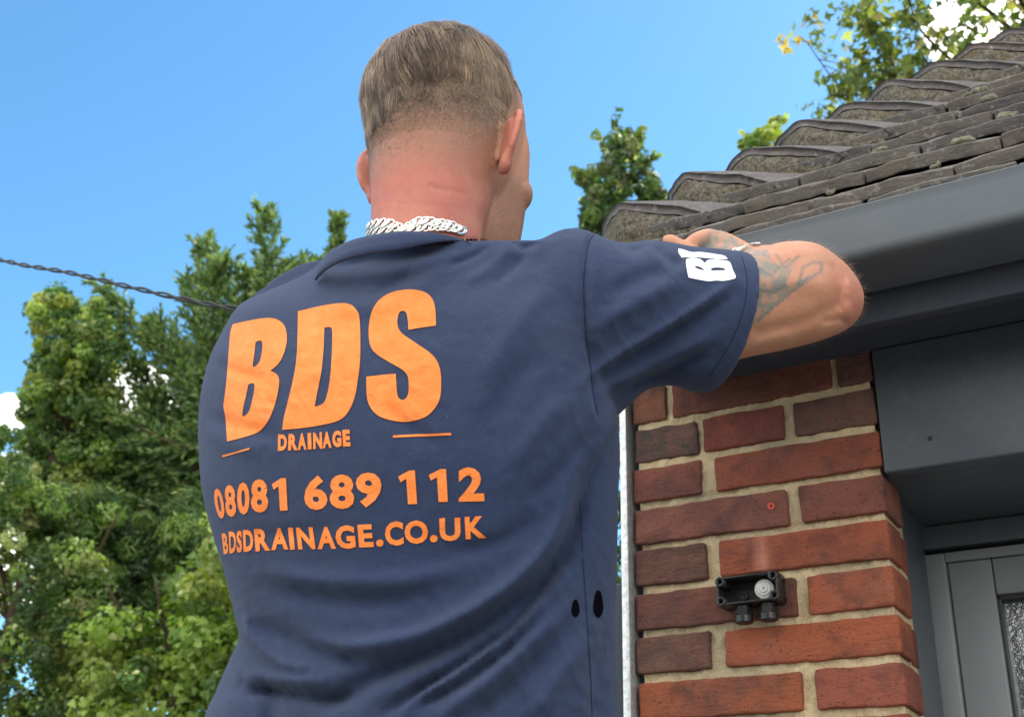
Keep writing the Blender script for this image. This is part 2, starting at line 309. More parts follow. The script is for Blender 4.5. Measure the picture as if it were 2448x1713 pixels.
for k in range(-24, 9):
    z0 = Z0 + k * COUR; ps = perps.get(k)
    if ps: edges = [(ph(a, y)[0], ph(b, y)[0]) for a, b, y in ps]
    elif k % 2: edges = [(XCOR - .215 - .014, XCOR - .215)]
    else: edges = [(XCOR - .1025 - .014, XCOR - .1025)]
    xs = [XCOR]
    for a, b in edges: xs += [b, a]
    xs += [XL + rb.uniform(-.003, .003)]
    for i in range(0, len(xs), 2):
        c = pal[rb.randrange(len(pal))]; idx = (len(xs) // 2 - 1) - i // 2
        c = tuple(q * f for q, f in zip(bc.get((k, idx), c), (1.4, 1.45, 1.25)))
        z1 = min(z0 + BH + (.004 if k == 7 else 0), ZS + .02)
        # the corner brick stops short of the reveal; a return brick finishes the jamb
        brick(xs[i + 1], xs[i], YW, YW + (.1 if i else .062 if k % 2 else YR - YW), z0, z1, c, k > -3)
        if i == 0 and k % 2: brick(XCOR - .1, XCOR - .004, YW + .072, YR + .02, z0, z1, pal[rb.randrange(len(pal))], False)
wall = bw.build('brick_wall', M['brick'], house)
V = verts(wall.data); st = np.exp(-((V[:, 0] - ph(1822, 1330)[0]) / .0085) ** 2) * ((V[:, 2] > Z0 + 3 * COUR - .002) & (V[:, 2] < Z0 + 4 * COUR)) * np.clip(1.15 - (V[:, 2] - (Z0 + 3 * COUR)) / .07, 0, 1) * (V[:, 1] < YW + .01)
fattr(wall.data, 'streak', st)
# lime mortar, set back from the faces, with lumps
mo = MB(); nx, nzz = 170, 560
gx = np.linspace(XL + .006, XCOR - .005, nx); gz = np.linspace(.02, ZS + .01, nzz); VV = []
for z in gz:
    kz = (z - Z0) / COUR
    for x in gx:
        rec = .0085 if kz < 5 else .005
        VV.append((x, YW + rec + (noise.noise(Vector((x * 60, 0, z * 60))) * .0034 + noise.noise(Vector((x * 190, 3, z * 190))) * .0026 if z > 1.4 else 0), z))
nfr = len(VV); FF = [(i * nx + j, i * nx + j + 1, (i + 1) * nx + j + 1, (i + 1) * nx + j) for i in range(nzz - 1) for j in range(nx - 1)]
mo.add(VV, FF)
mo.box(XL + .008, XCOR - .0065, YW + .012, YR + .02, 0, ZS + .01, .002)
mo.build('mortar', M['mortar'], wall)
b = MB(); b.box(XL - .012, XL + .012, YW + .02, YR, 0, ZS, .002); b.build('gap_backing', M['dark'], wall)  # dark box added to give the gap beside the strip its shade
# little red wall plug and dried specks
pg = MB(); pc = ph(1480 + 1457 / 4.0175, 900 + 1240 / 4.0175, YW - .0015)
th = np.linspace(0, 2 * math.pi, 17)[:-1]
rg = [[(pc[0] + r * math.cos(t), pc[1] + dy, pc[2] + r * math.sin(t)) for t in th] for r, dy in ((.0048, .006), (.0048, 0), (.0022, 0), (.002, .006))]
V_, F_ = loft(rg, 1, False); pg.add(V_, F_); pg.build('wall_plug', M['plug'], wall)
# inner walls / rest of the building
bx = MB(); bx.box(-.55, 3.4, YR + .35, 5.2, 0, ZS + .02, .01); bx.build('inner_wall', M['dark'], house)
bx = MB(); bx.box(1.05, 3.4, YW, YR + .3, 0, ZS - .002, .01); bx.build('far_wall', M['brick'], house)
# soffit, fascia, gutter
YF, YG = 1.36, 1.25; XE = -.62
bx = MB(); bx.box(XE, 3.5, YF + .018, YW + .25, ZS, ZS + .012, .001)
bx.build('soffit', M['dark'], house)
bx = MB(); bx.box(XE - .01, 3.5, YF, YF + .018, ZS - .032, ZS + .085, .002); bx.build('fascia', M['dark'], house)
# gutter: square profile with lip, extruded along X
pr = [(YG + .003, .068), (YG - .002, .064), (YG - .0005, .058), (YG, .052), (YG, .012), (YG + .001, .006), (YG + .004, .002), (YG + .009, 0), (YG + .026, -.0005), (YF - .012, .002), (YF - .003, .01), (YF - .003, .062), (YF - .007, .062), (YF - .008, .012), (YG + .026, .004), (YG + .01, .014), (YG + .006, .03), (YG + .006, .05), (YG + .008, .064)]
gx = [XE - .03, -.2, .3, 1, 3.5]; rings = [[(x, y, ZS + .0 + z) for y, z in pr] for x in gx]
V_, F_ = loft(rings, 1, True); b = MB(); b.add(V_, F_); gut = b.build('gutter', M['plastic'], house)
def sharpen(me, ang=38):
    bm = bmesh.new(); bm.from_mesh(me)
    bmesh.ops.recalc_face_normals(bm, faces=bm.faces)
    for e in bm.edges: e.smooth = not (len(e.link_faces) == 2 and e.calc_face_angle(0) > math.radians(ang))
    bm.to_mesh(me); bm.free()
sharpen(gut.data)
b = MB(); b.box(XE - .034, XE - .028, YG - .004, YF, ZS - .003, ZS + .07, .002); b.build('end_cap', M['plastic'], gut)
YR2 = 1.75
# lintel panel above the door, with rolled bottom edge
b = MB(); b.box(XCOR + .003, 2.2, YW - .004, YW + .03, ZC + .5275, ZS - .001, .003); b.box(XCOR - .012, 2.2, YW + .03, YR2 + .05, ZC + .5285, ZC + .56, .002)
lint = b.build('lintel_panel', M['frame'], house)
b = MB()
for x, z in ((ph(2225, 1050)[0], ph(2225, 1050)[2]),): b.add(*ball((x, YW - .0045, z), (.0028, .002, .0028)))
b.build('screw', M['black'], lint)
# door: outer trim, outer frame, sash with flange, glass
door = None
def atYd(x, y, Y): return atY(x, y, Y)
XT = XCOR - .010; x1 = atY(2062, 1450, YR2)[0]; x2 = atY(2088, 1450, YR2 + .01)[0]; ZT = ZC + .5275
b = MB(); b.box(XT - .05, XT, YR + .004, YR2 - .002, 0, ZT, .002); b.box(XT - .05, XT - .006, YR2 - .002, YR2 + .05, 0, ZT, .001)
trim = b.build('door_frame', M['frame'], house)
zh = atY(2140, 1223, YR2 + .004)[2]                                           # underside of the head
b = MB(); b.box(x1 - .02, x2, YR2 + .004, YR2 + .06, 0, ZT, .002); b.box(x2, 1.02, YR2 + .004, YR2 + .06, zh, ZT, .002); b.box(1.0, 1.04, YR - .012, YR2 + .06, 0, ZT, .002)
b.build('inner_frame', M['frame'], trim)
b = MB(); b.box(x2 + .002, 1.0, YR2 + .056, YR2 + .062, 1.0, zh + .002, .001); b.build('rebate', M['black'], trim)
door = MB(); xs0 = x2 + .003; fl = atY(2143, 1450, YR2 + .01)[0] - xs0; stile = atY(2249, 1450, YR2 + .018)[0] - xs0 - fl; zt = zh - .006; y0 = YR2 + .012
door.box(xs0, xs0 + fl, y0 - .002, y0 + .04, .05, zt, .003)
door.box(xs0 + fl + .001, xs0 + fl + stile, y0 + .006, y0 + .04, .05, zt - .0125, .003)
door.box(xs0 + fl, .98, y0 - .002, y0 + .004, zt - .014, zt, .002)
zgl = atY(2250, 1330, YR2 + .018)[2]
door.box(xs0 + fl + stile + .0008, .899, y0 + .0062, y0 + .04, zgl, zt - .0125, .003)
door.box(.9, .98, y0 + .006, y0 + .04, .05, zt - .013, .003); door.box(xs0 + fl + stile, .9, y0 + .0062, y0 + .04, .05, .3, .003)
dr = door.build('door', M['doorgrey'], house)
b = MB(); b.box(xs0 + fl + stile - .001, xs0 + fl + stile + .006, y0 + .012, y0 + .03, .3, zgl, .002); b.box(xs0 + fl + stile, .9, y0 + .012, y0 + .03, zgl - .008, zgl + .001, .002); b.build('glazing_bead', M['black'], dr)
b = MB(); b.box(xs0 + fl + stile, .9, y0 + .022, y0 + .028, .3, zgl, .001); b.build('window_pane', M['glass'], dr)
# ---- roof: plain tiles in courses
YR1, ZR1, dY, dZ = 1.27, ZC + .803, .08, .0725; AL = math.atan2(dZ, dY)
hipC = [(1385, 448), (1535, 392), (1670, 333), (1785, 283), (1890, 246), (1985, 197), (2085, 168), (2175, 118), (2250, 78), (2330, 40), (2400, 5)]
hipX = []
for i, (x, y) in enumerate(hipC):
    hipX.append(atY(x, y, YR1 + dY * (i + 1) + .02)[0])
hipX = list(np.polyval(np.polyfit(range(9), hipX[:9], 1), range(30))) if False else hipX
sl_ = (hipX[8] - hipX[0]) / 8
while len(hipX) < 26: hipX.append(hipX[-1] + sl_)
rt = MB(); rr_ = random.Random(11); seed = 0
TW = .165; tcol = [(.13, .115, .105), (.105, .098, .095), (.155, .135, .12), (.13, .11, .1), (.09, .083, .083)]
for k in range(0, 24):
    y0_ = YR1 + (k - 1) * dY; z0_ = ZR1 + (k - 1) * dZ
    if k == 0: y0_ = YR1 - .008; z0_ = ZR1 - .0235
    xstart = hipX[0] - .01 if k < 2 else hipX[min(k - 2, 25)] + .055
    off = {1: atY(2129, 330, y0_)[0], 2: atY(2242, 300, y0_)[0], 0: atY(2280, 385, y0_)[0], 3: atY(2060, 320, y0_)[0], 4: atY(2225, 260, y0_)[0], 5: atY(2140, 255, y0_)[0]}.get(k, rr_.uniform(-.08, .08) + (k % 2) * TW / 2)
    n0 = math.floor((xstart - off) / TW)
    for i in range(n0, n0 + 14 if k < 14 else n0 + 8):
        xa = off + i * TW + .0015; xb = xa + TW - .003 - (rr_.random() < .12) * .006
        if xb < xstart + .01: continue
        xa = max(xa, xstart); seed += 1
        V_, F_ = rbox(xb - xa, .15, .0165,   .002, (16, 4, 1) if k < 12 else (3, 1, 1), .0024, seed)
        V_[:, 2] += (np.abs(V_[:, 0]) / .08) ** 2 * -.002 + (V_[:, 2] < 0) * 0
        a = AL - .17 + rr_.uniform(-.012, .012); rl = rr_.uniform(-.012, .012)
        V_[:, 2] += V_[:, 0] * rl
        ca, sa = math.cos(a), math.sin(a); yy = V_[:, 1] + .075; zz = V_[:, 2] - .0085
        V2 = np.stack([V_[:, 0] + (xa + xb) / 2, y0_ + rr_.uniform(-.002, .002) + yy * ca - zz * sa, z0_ + rr_.uniform(-.0015, .0015) + yy * sa + zz * ca], 1)
        rt.add(V2, F_, tcol[rr_.randrange(5)])
roof = rt.build('roof', M['tile'], house)
# underlay slopes (felt) so that nothing shows through
P0 = np.array([hipX[0] - .02, YR1 + .03, ZR1 - .02]); hv = np.array([sl_, dY, dZ]); T = P0 + hv * 24
b = MB(); e = [tuple(P0), (3.5, P0[1], P0[2]), (3.5, T[1], T[2]), tuple(T)]; b.add(e, [(0, 1, 2, 3)])
b.add([tuple(P0), tuple(T), (T[0], 5.3 - .5, T[2]), (P0[0], 5.2, P0[2])], [(0, 1, 2, 3)]); b.add([(3.5, T[1], T[2]), (3.5, 5.3, P0[2]), (P0[0], 5.3, P0[2]), (T[0], T[1], T[2])], [(0, 1, 2, 3)])
b.build('roof_felt', M['dark'], roof)
# bonnet hip tiles with mortar bedding
crv0 = [(1343, 527, .115), (1352, 492, .075), (1368, 464, .03), (1390, 448, .008), (1450, 452, 0), (1520, 459, 0), (1575, 473, 0), (1592, 486, 0)]
B0 = []
for x, y, dy in crv0: B0.append(atY(x, y, YR1 + dY + dy))
B0 = np.array(B0) - np.array([hipX[0], YR1 + dY, ZR1 + dZ])
hn = hv * np.array([1, 1, .42]); hn /= np.linalg.norm(hn)
for i in range(22):
    A = np.array([hipX[i], YR1 + dY * (i + 1), ZR1 + dZ * (i + 1)])
    r_ = random.Random(50 + i); sc_ = np.array([r_.uniform(.95, 1.04), 1, r_.uniform(.92, 1.06)])
    cur = crom(B0 * sc_, 5); n = len(cur)
    # thickness direction: away from the hip axis
    ctr = np.array([.05, .03, -.03]); up = cur - ctr; up -= np.outer(up @ hn, hn); up /= np.linalg.norm(up, axis=1, keepdims=True)
    th_ = .0155; rings = []
    nz_ = np.array([tuple(noise.noise_vector(Vector(A * 9 + p * 30))) for p in cur]) * .0022
    base = cur + nz_
    for s_, f_ in ((0, 1.0), (.012, 1.0), (.07, .97), (.15, .92)):
        o_ = base * 1.0 - up * (1 - f_) * .05 + hn * s_
        e_ = .0 if s_ else .0015
        top = o_ - up * e_; bot = o_ - up * (th_ - e_)
        rings.append(np.concatenate([top, bot[::-1]]))
    V_, F_ = loft(rings, 1, False); m_ = 2 * n
    F_ += [(j, j + 1, m_ - 2 - j, m_ - 1 - j) for j in range(n - 1)]
    b = MB(); b.add(V_ + A, F_, (.115, .1, .1) if i != 7 else (.13, .1, .095)); ht = b.build('hip_tile', M['tile'], roof)
    # mortar fill under the arch: grid between arch underside and the course below, gently bulged
    f0 = base - up * (th_ + .0005); lowz = -dZ * .98 + .004
    G = []; rows = 12
    for t in np.linspace(0, 1, rows):
        for j, p in enumerate(f0):
            q = p.copy(); zb = lowz * 1.0 + .030 - .012 * (j / n); zb = min(zb, p[2] - .001)
            q[2] = p[2] + (zb - p[2]) * t; q[1] = p[1] + .007 - .012 * math.sin(math.pi * min(t + .2, 1)) * 1.0
            q += np.array(noise.noise_vector(Vector((A + q) * 55))) * .004 * (0 < t) + np.array(noise.noise_vector(Vector((A + q) * 160))) * .002
            G.append(q + A)
    b = MB(); b.add(G, [(r * n + j, (r + 1) * n + j, (r + 1) * n + j + 1, r * n + j + 1) for r in range(rows - 1) for j in range(n - 1)]); b.build('mortar_bedding', M['hip_mortar'], ht)
# moss cushions on tile ends
for x, y, k, w in ((2160, 325, 2, .013), (2045, 362, 2, .006), (1865, 440, 1, .006), (2195, 195, 6, .013), (2215, 205, 5, .01), (2265, 295, 3, .012), (1970, 325, 3, .010), (1705, 385, 3, .006), (2100, 392, 1, .006), (2165, 187, 6, .007)):
    p = atY(x, y, YR1 + (k - 1) * dY + .012); p[2] = ZR1 + (k - 1) * dZ + .010; V_, F_ = ball((0, 0, 0), (w * 1.15, w * .6, w * .5), n=20); V_ = V_ + np.array([tuple(noise.noise_vector(Vector(v + p) * 160)) for v in V_]) * .0035; b = MB(); b.add(V_ + p, F_); b.build('moss_cushion', M['moss'], roof)
# ------------------------------------------------------------ galvanised strip and grey post beside the wall
b = MB(); pa, pb = ph(1494, 1000), ph(1518, 1690); xg0 = ph(1482, 1300)[0] - .0; 
xgl, xgr = ph(1493, 1300)[0], ph(1510, 1300)[0]
b.box(xgl, xgr, YW - .012, YW + .03, 0, ZC + .72, .0015)
gs = b.build('metal_strip', M['galv'], None); tag(gs, 'mottled galvanised steel strip running up the left edge of the brick wall', 'metal strip')
b = MB(); b.box(xgl - .06, xgl - .001, YW + .006, YW + .045, 0, ZC + .43, .004); b.box(xgl - .0035, xgl - .0005, YW - .004, YW + .006, 0, ZC + .43, .001)
gp = b.build('fence_post', M['dark'], None); tag(gp, 'dark grey post behind the worker, left of the galvanised strip', 'post')
# ------------------------------------------------------------ junction box
jb = empty('junction_box', ph(1790, 1420, YW), 'open black plastic junction box with two cable glands screwed to the brick wall', 'junction box')
Y0 = YW - .032
TL, TR, BL, BR = ph(1710, 1381, Y0), ph(1856, 1362, Y0), ph(1718, 1446, Y0), ph(1862, 1425, Y0)
ux = (TR - TL); wj = np.linalg.norm(ux); ux /= wj; uz = TL - BL; hj = np.linalg.norm(uz) * 1.02; uz = np.array([-ux[2], 0, ux[0]]); uy = np.array([0, 1, 0])
def J(x, y, z): return TL + ux * x + uy * y - uz * z
def jbox(b, x0, x1, y0, y1, z0, z1, r=.0015):
    V_, F_ = rbox(x1 - x0, y1 - y0, z1 - z0, r); V_ = V_ + np.array([(x0 + x1) / 2, (y0 + y1) / 2, (z0 + z1) / 2]); b.add([J(*v) for v in V_], [f[::-1] for f in F_])
t_ = .003; D_ = .031
b = MB(); jbox(b, 0, wj, 0, D_, 0, t_); jbox(b, 0, wj, 0, D_, hj - t_, hj); jbox(b, 0, t_, .0004, D_, t_ * .5, hj - t_ * .5); jbox(b, wj - t_, wj, .0004, D_, t_ * .5, hj - t_ * .5); jbox(b, .001, wj - .001, D_ - .004, D_, .001, hj - .001)
bj = b.build('box_body', M['black'], jb)
def jcyl(b, cx_, cz_, r0, r1, ya, yb, n=20):
    th = np.linspace(0, 2 * math.pi, n, endpoint=False); rg = [[J(cx_ + r * math.cos(t), y, cz_ + r * math.sin(t)) for t in th] for r, y in ((r1, ya), (r0, ya), (r0, yb))]
    if r1 > 0: rg.insert(0, [J(cx_ + r1 * math.cos(t), yb - .004, cz_ + r1 * math.sin(t)) for t in th])
    V_, F_ = loft(rg, 1, r1 > 0 or True); b.add(V_, F_)
for cx_, cz_ in ((.0055, .0055), (wj - .0055, .0055), (.0055, hj - .0055), (wj - .0055, hj - .0055)):
    b = MB(); jcyl(b, cx_, cz_, .0062, .0036, -.0008, D_); b.build('screw_boss', M['black'], jb)
b = MB(); cx_, cz_ = wj * .74, hj * .52
for r0, r1, y in ((.0125, .009, .010), (.0092, .005, .0085), (.0052, .0018, .007)): jcyl(b, cx_, cz_, r0, r1, y, .027, 32)
b.build('grommet', M['whitep'], jb)
b = MB(); jcyl(b, wj * .35, hj * .62, .0045, .002, .022, .028); jbox(b, wj * .3, wj * .45, .02, .026, hj * .8, hj * .9); b.build('terminal', M['black'], jb)
for cx_ in (wj * .36, wj * .76):
    b = MB(); cy_ = .016
    for r, a, c_, n in ((.0095, hj, hj + .005, 24), (.0125, hj + .004, hj + .013, 6), (.0115, hj + .012, hj + .022, 18)):
        th = np.linspace(0, 2 * math.pi, n, endpoint=False) + .2; rg = [[J(cx_ + q * math.cos(t), cy_ + q * math.sin(t), z) for t in th] for q, z in ((r * .95, a), (r, a + .001), (r, c_ - .001), (r * .85, c_))]
        V_, F_ = loft(rg, 1, True); b.add(V_, F_)
    b.build('cable_gland', M['black'], jb, smooth=False)
# ------------------------------------------------------------ person
def bring(y, xl, xr, dc, t, sh=-.05, n=2.3, m=44):
    """body ring seen edge-on: from left to right outline at height y, centre depth dc, half thickness t"""
    out = []
    for a in np.linspace(0, 2 * math.pi, m, endpoint=False):
        u = math.copysign(abs(math.cos(a)) ** (2 / n), math.cos(a)); v = math.copysign(abs(math.sin(a)) ** (2 / n), math.sin(a))
        out.append(at((xl + xr) / 2 + u * (xr - xl) / 2, y, dc + sh * u - t * v))
    return out
def lring(p1, p2, dc, t, bow=0, n=2.1, m=32, sh=0):
    """limb ring between two outline points; near side bowed by `bow` grid px along the limb"""
    p1 = np.array(p1, float); p2 = np.array(p2, float); c = (p1 + p2) / 2; h = (p1 - p2) / 2; ax = np.array([-h[1], h[0]]) / np.linalg.norm(h); out = []
    if ax[0] < 0: ax = -ax
    for a in np.linspace(0, 2 * math.pi, m, endpoint=False):
        u = math.copysign(abs(math.cos(a)) ** (2 / n), math.cos(a)); v = math.copysign(abs(math.sin(a)) ** (2 / n), math.sin(a))
        q = c + h * u + ax * bow * v; out.append(at(q[0], q[1], dc + sh * u - t * v))
    return out
HC = at(993, 354, 1.255)                                   # midpoint between the ears
ha = math.radians(-4); HR = np.array([[math.cos(ha), math.sin(ha), 0], [-math.sin(ha), math.cos(ha), 0], [0, 0, 1]]).T
HK = np.array([.95, .97, 1.05])
def hw(p): return HC + (np.asarray(p) * HK) @ HR.T
def hl(P): return ((P - HC) @ HR) / HK
def hring(z, w, bk, fr, yc=0, n=2.2, m=44, xc=0):
    out = []
    for a in np.linspace(0, 2 * math.pi, m, endpoint=False):
        u = math.copysign(abs(math.cos(a)) ** (2 / n), math.cos(a)); v = math.copysign(abs(math.sin(a)) ** (2 / n), math.sin(a))
        out.append(hw((xc + w * u, yc + (fr if v > 0 else bk) * v, z)))
    return out
bd = MB()
# neck and skull
bd.add(*loft([hring(-.24, .062, .05, .05, .01), hring(-.2, .064, .055, .052, 0), hring(-.17, .062, .06, .052, -.018), hring(-.13, .0565, .058, .05, -.014), hring(-.09, .0565, .058, .05, -.016), hring(-.05, .061, .068, .06, -.010), hring(-.02, .068, .08, .07, 0)], 4))
bd.add(*loft([hring(-.055, .058, .055, .06, -.01), hring(-.03, .066, .075, .078, 0), hring(0, .0715, .09, .088, .005), hring(.03, .0745, .098, .09, .008), hring(.055, .0755, .099, .09, .008), hring(.08, .0715, .092, .084, .008), hring(.102, .06, .076, .07, .006), hring(.118, .042, .05, .05, .004), hring(.126, .016, .02, .02, 0)], 4))
# face: jaw, cheeks, brow, nose, lips, chin
bd.add(*loft([hring(-.122, .012, .02, .012, .082), hring(-.118, .03, .05, .02, .072), hring(-.1, .043, .07, .028, .068), hring(-.075, .053, .08, .034, .062), hring(-.045, .06, .08, .036, .06), hring(-.01, .065, .08, .034, .06), hring(.03, .066, .07, .036, .058), hring(.06, .058, .05, .034, .056)], 3))
for c, r in (((.043, .068, -.022), (.024, .022, .02)), ((-.043, .068, -.022), (.024, .022, .02)), ((0, .094, .04), (.05, .012, .009)), ((0, .106, .018), (.008, .013, .026)), ((0, .117, -.004), (.0125, .0125, .0105)), ((.011, .108, -.007), (.007, .009, .007)), ((-.011, .108, -.007), (.007, .009, .007)),
             ((0, .1, -.045), (.024, .009, .005)), ((0, .1, -.054), (.021, .009, .006)), ((0, .092, -.105), (.022, .016, .014)), ((.031, .08, .008), (.014, .013, .009)), ((-.031, .08, .008), (.014, .013, .009))):
    V_, F_ = ball((0, 0, 0), r); bd.add(hw(V_ + np.array(c)), F_)
# ears: rim, inner fold, bowl and lobe, each leaning out from the head
def ear(sx):
    tilt = math.radians(41 if sx > 0 else 24)                               # how far the ear stands off
    o = np.array([.0735, .004, -.012]) if sx > 0 else np.array([-.0705, -.004, -.002])
    ey = np.array([sx * math.sin(tilt), -math.cos(tilt), 0]); ez = np.array([0, 0.12, 1.0]); ez /= np.linalg.norm(ez) * (1.1 if sx > 0 else 1); ex = np.array([sx * math.cos(tilt), math.sin(tilt), 0])
    E_ = lambda a, b_, c=0: hw(o + ey * a + ez * b_ + ex * c)
    rim = [E_(-.002, .004, .004), E_(-.005, .022, .006), E_(.004, .034, .010), E_(.018, .036, .0135), E_(.029, .024, .0145), E_(.031, .006, .013), E_(.026, -.011, .0105), E_(.017, -.022, .008)]
    bd.add(*tube(rim, [.003, .0042, .0046, .0045, .0042, .004, .004, .004], 10, 4))
    bd.add(*tube([E_(.017, -.018, .007), E_(.012, -.028, .006), E_(.006, -.031, .005), E_(.001, -.022, .003)], [.0055, .0068, .006, .004], 10, 4))
    bd.add(*tube([E_(.006, .022, .007), E_(.016, .017, .010), E_(.02, .004, .010), E_(.015, -.011, .008)], [.003, .0042, .0045, .004], 8, 4))
    bd.add(*tube([E_(-.004, -.003, .006), E_(-.003, -.009, .008), E_(0, -.014, .007)], [.003, .0045, .004], 8, 3))
    G = [[E_(a, b_, -.001 + .008 * (a / .03)) for a, b_ in ((-.004, .02), (.012, .033), (.027, .02), (.027, -.004), (.014, -.022), (-.002, -.02))], [E_(a, b_, .0045 + .008 * (a / .03)) for a, b_ in ((-.004, .02), (.012, .033), (.027, .02), (.027, -.004), (.014, -.022), (-.002, -.02))]]
    bd.add(*loft(G, 1))
ear(1); ear(-1)
# torso core under the shirt
bd.add(*loft([bring(y, a, b_, d, t) for y, a, b_, d, t in ((545, 880, 1040, 1.22, .03), (580, 800, 1200, 1.21, .05), (650, 640, 1290, 1.20, .07), (760, 520, 1330, 1.185, .09), (950, 490, 1340, 1.16, .1), (1250, 550, 1340, 1.13, .095), (1650, 560, 1340, 1.09, .1), (2000, 540, 1360, 1.06, .1), (2300, 540, 1360, 1.04, .09))], 3))
# right arm: shoulder, upper arm, elbow, forearm, hand
bd.add(*loft([lring((1240, 590), (1260, 860), 1.15, .055), lring((1380, 575), (1395, 850), 1.165, .056), lring((1500, 585), (1500, 835), 1.18, .053), lring((1600, 584), (1600, 820), 1.195, .05, 5), lring((1690, 560), (1680, 800), 1.205, .05, 8), lring((1760, 541), (1765, 783), 1.215, .05, 8), lring((1830, 545), (1838, 764), 1.225, .047, 6), lring((1888, 583), (1893, 742), 1.235, .037, 3), lring((1922, 622), (1924, 715), 1.24, .024), lring((1937, 655), (1937, 685), 1.245, .01)], 4))
W_ = at(1678, 604, 1.45); E0 = at(1852, 664, 1.262)
bd.add(*tube([E0, at(1838, 648, 1.29), at(1785, 626, 1.35), at(1720, 609, 1.41), W_], [.032, .038, .037, .031, .0265], 20, 4))
# palm and fingers of the right hand on the gutter lip
def limb(P, r): bd.add(*tube(P, r, 12, 4))
limb([W_, at(1645, 588, 1.465), at(1605, 572, 1.475), at(1575, 570, 1.48)], [.026, .029, .031, .024])
limb([at(1640, 566, 1.45), at(1612, 545, 1.462), at(1597, 534, 1.468)], [.012, .0125, .0125])
limb([at(1597, 534, 1.468), at(1572, 536, 1.46), at(1552, 549, 1.455), at(1545, 572, 1.455)], [.0125, .0105, .0105, .009])
limb([at(1660, 600, 1.44), at(1625, 590, 1.455), at(1590, 590, 1.465)], [.022, .026, .02])
limb([at(1600, 558, 1.478), at(1568, 549, 1.475), at(1545, 560, 1.47), at(1535, 590, 1.47)], [.0105, .0105, .0095, .008])       # index
limb([at(1612, 548, 1.49), at(1590, 538, 1.50), at(1566, 548, 1.502), at(1556, 580, 1.50)], [.011, .0108, .0095, .0085])       # middle
limb([at(1628, 548, 1.505), at(1608, 543, 1.52), at(1590, 552, 1.525), at(1580, 580, 1.52)], [.0105, .0098, .009, .008])       # ring
limb([at(1645, 556, 1.515), at(1630, 552, 1.53), at(1614, 560, 1.535), at(1606, 580, 1.53)], [.009, .0085, .008, .007])        # little
limb([at(1610, 596, 1.45), at(1570, 583, 1.445), at(1530, 562, 1.45), at(1504, 545, 1.455), at(1488, 546, 1.457)], [.014, .012, .0112, .0108, .0085])   # thumb
# left arm, reaching to the gutter in front of the chest
bd.add(*tube([at(700, 760, 1.27), at(800, 900, 1.36), at(900, 980, 1.47)], [.055, .05, .04], 18, 4))
EL = at(900, 980, 1.47); WL = at(1180, 700, 1.50)
bd.add(*tube([EL, at(1040, 840, 1.48), WL], [.042, .038, .026], 18, 4))
limb([WL, at(1230, 655, 1.50), at(1265, 630, 1.505)], [.025, .03, .024])
for i, (dx, dd) in enumerate(((0, 0), (10, .02), (22, .04), (36, .058))):
    limb([at(1255 + dx, 628 - i, 1.495 + dd), at(1290 + dx, 615, 1.50 + dd), at(1315 + dx, 622, 1.505 + dd), at(1322 + dx, 645, 1.505 + dd)], [.0108, .0103, .0095, .0083])
limb([at(1240, 660, 1.49), at(1280, 662, 1.485), at(1312, 655, 1.487)], [.013, .0115, .009])
# legs (below the frame)
hipc = at(950, 2150, 1.05)
for sx in (-1, 1):
    hx = hipc + np.array([sx * .09, 0, 0]); bd.add(*tube([hx, hx + [0, .02, -.42], hx + [0, 0, -.80], hx + [0, .09, -.86]], [.085, .055, .04, .035], 16, 3))
bme = fuse(bd, .0026, 4, .5)
person = link('person', bme, M['skin'])
tag(person, 'man seen from behind in a navy T-shirt, tattooed right arm raised to the gutter', 'person')
V = verts(bme); H = hl(V); P2 = pix(V)[:, :2]
NR = norms(bme)
nse = np.array([noise.noise(Vector(h * 38)) for h in H])
# scalp, beard, sunburn and tattoo colour regions
hx_, hy_, hz_ = H.T
inhead = (hz_ > -.2) & (np.abs(hx_) < .1)
isear = ((hx_ / .0755) ** 2 + ((hy_ - .008) / .099) ** 2 > 1.06) & (np.abs(hx_) > .06) & (hz_ < .045) & (hz_ > -.045) & (hy_ > -.055) & (hy_ < .03)
line = .004 - .03 * np.clip((-hy_ - .02) / .07, 0, 1) + .012 * (hx_ > 0) + nse * .008
front = np.clip((.045 - hy_) / .02, 0, 1) + (hz_ > .085) * (hy_ < .085)
scalp = np.clip((hz_ - line) / .055, 0, 1) ** .8 * np.clip(front, 0, 1) * inhead * ~isear
low = np.clip((hz_ + .062) / .075, 0, 1) ** .8 * .8 * np.clip(front, 0, 1) * inhead * ~isear * (hy_ < -.0)
fattr(bme, 'scalp', np.clip(np.maximum(scalp, low), 0, .95))
beard = np.clip((-.02 + .2 * np.clip(hy_ - .0, 0, .05) - hz_) / .02, 0, 1) * np.clip((hy_ - .008) / .02, 0, 1) * (hz_ > -.14) * (hy_ < .11) * inhead
side = np.clip(1 - np.abs(hy_ - .018) / .018, 0, 1) * (hz_ < .03) * (hz_ > -.1) * inhead * ~isear
fattr(bme, 'beard', np.clip(np.maximum(beard, side * .8), 0, 1) * .75)
red = np.clip((-hz_ - .0) / .06, 0, 1) * np.clip(.03 - hy_, 0, .03) / .03 * inhead + isear * .9
arm_end = np.clip((P2[:, 0] - 1840) / 90, 0, 1) * (P2[:, 1] > 500) * (V[:, 2] > ZC + .5)
fattr(bme, 'red', np.clip(np.maximum(red, arm_end * .7), 0, 1))
tat = inpoly(P2, [(1560, 560), (1720, 560), (1735, 585), (1755, 600), (1785, 585), (1775, 610), (1760, 640), (1800, 625), (1830, 612), (1790, 645), (1755, 670), (1725, 700), (1690, 725), (1600, 800), (1560, 700)]) & (P2[:, 0] > 1500)
hand = (V[:, 2] > ZC + .6) & inpoly(P2, [(1565, 545), (1600, 505), (1690, 560), (1690, 640), (1560, 640)])
dt = pix(V)[:, 2]
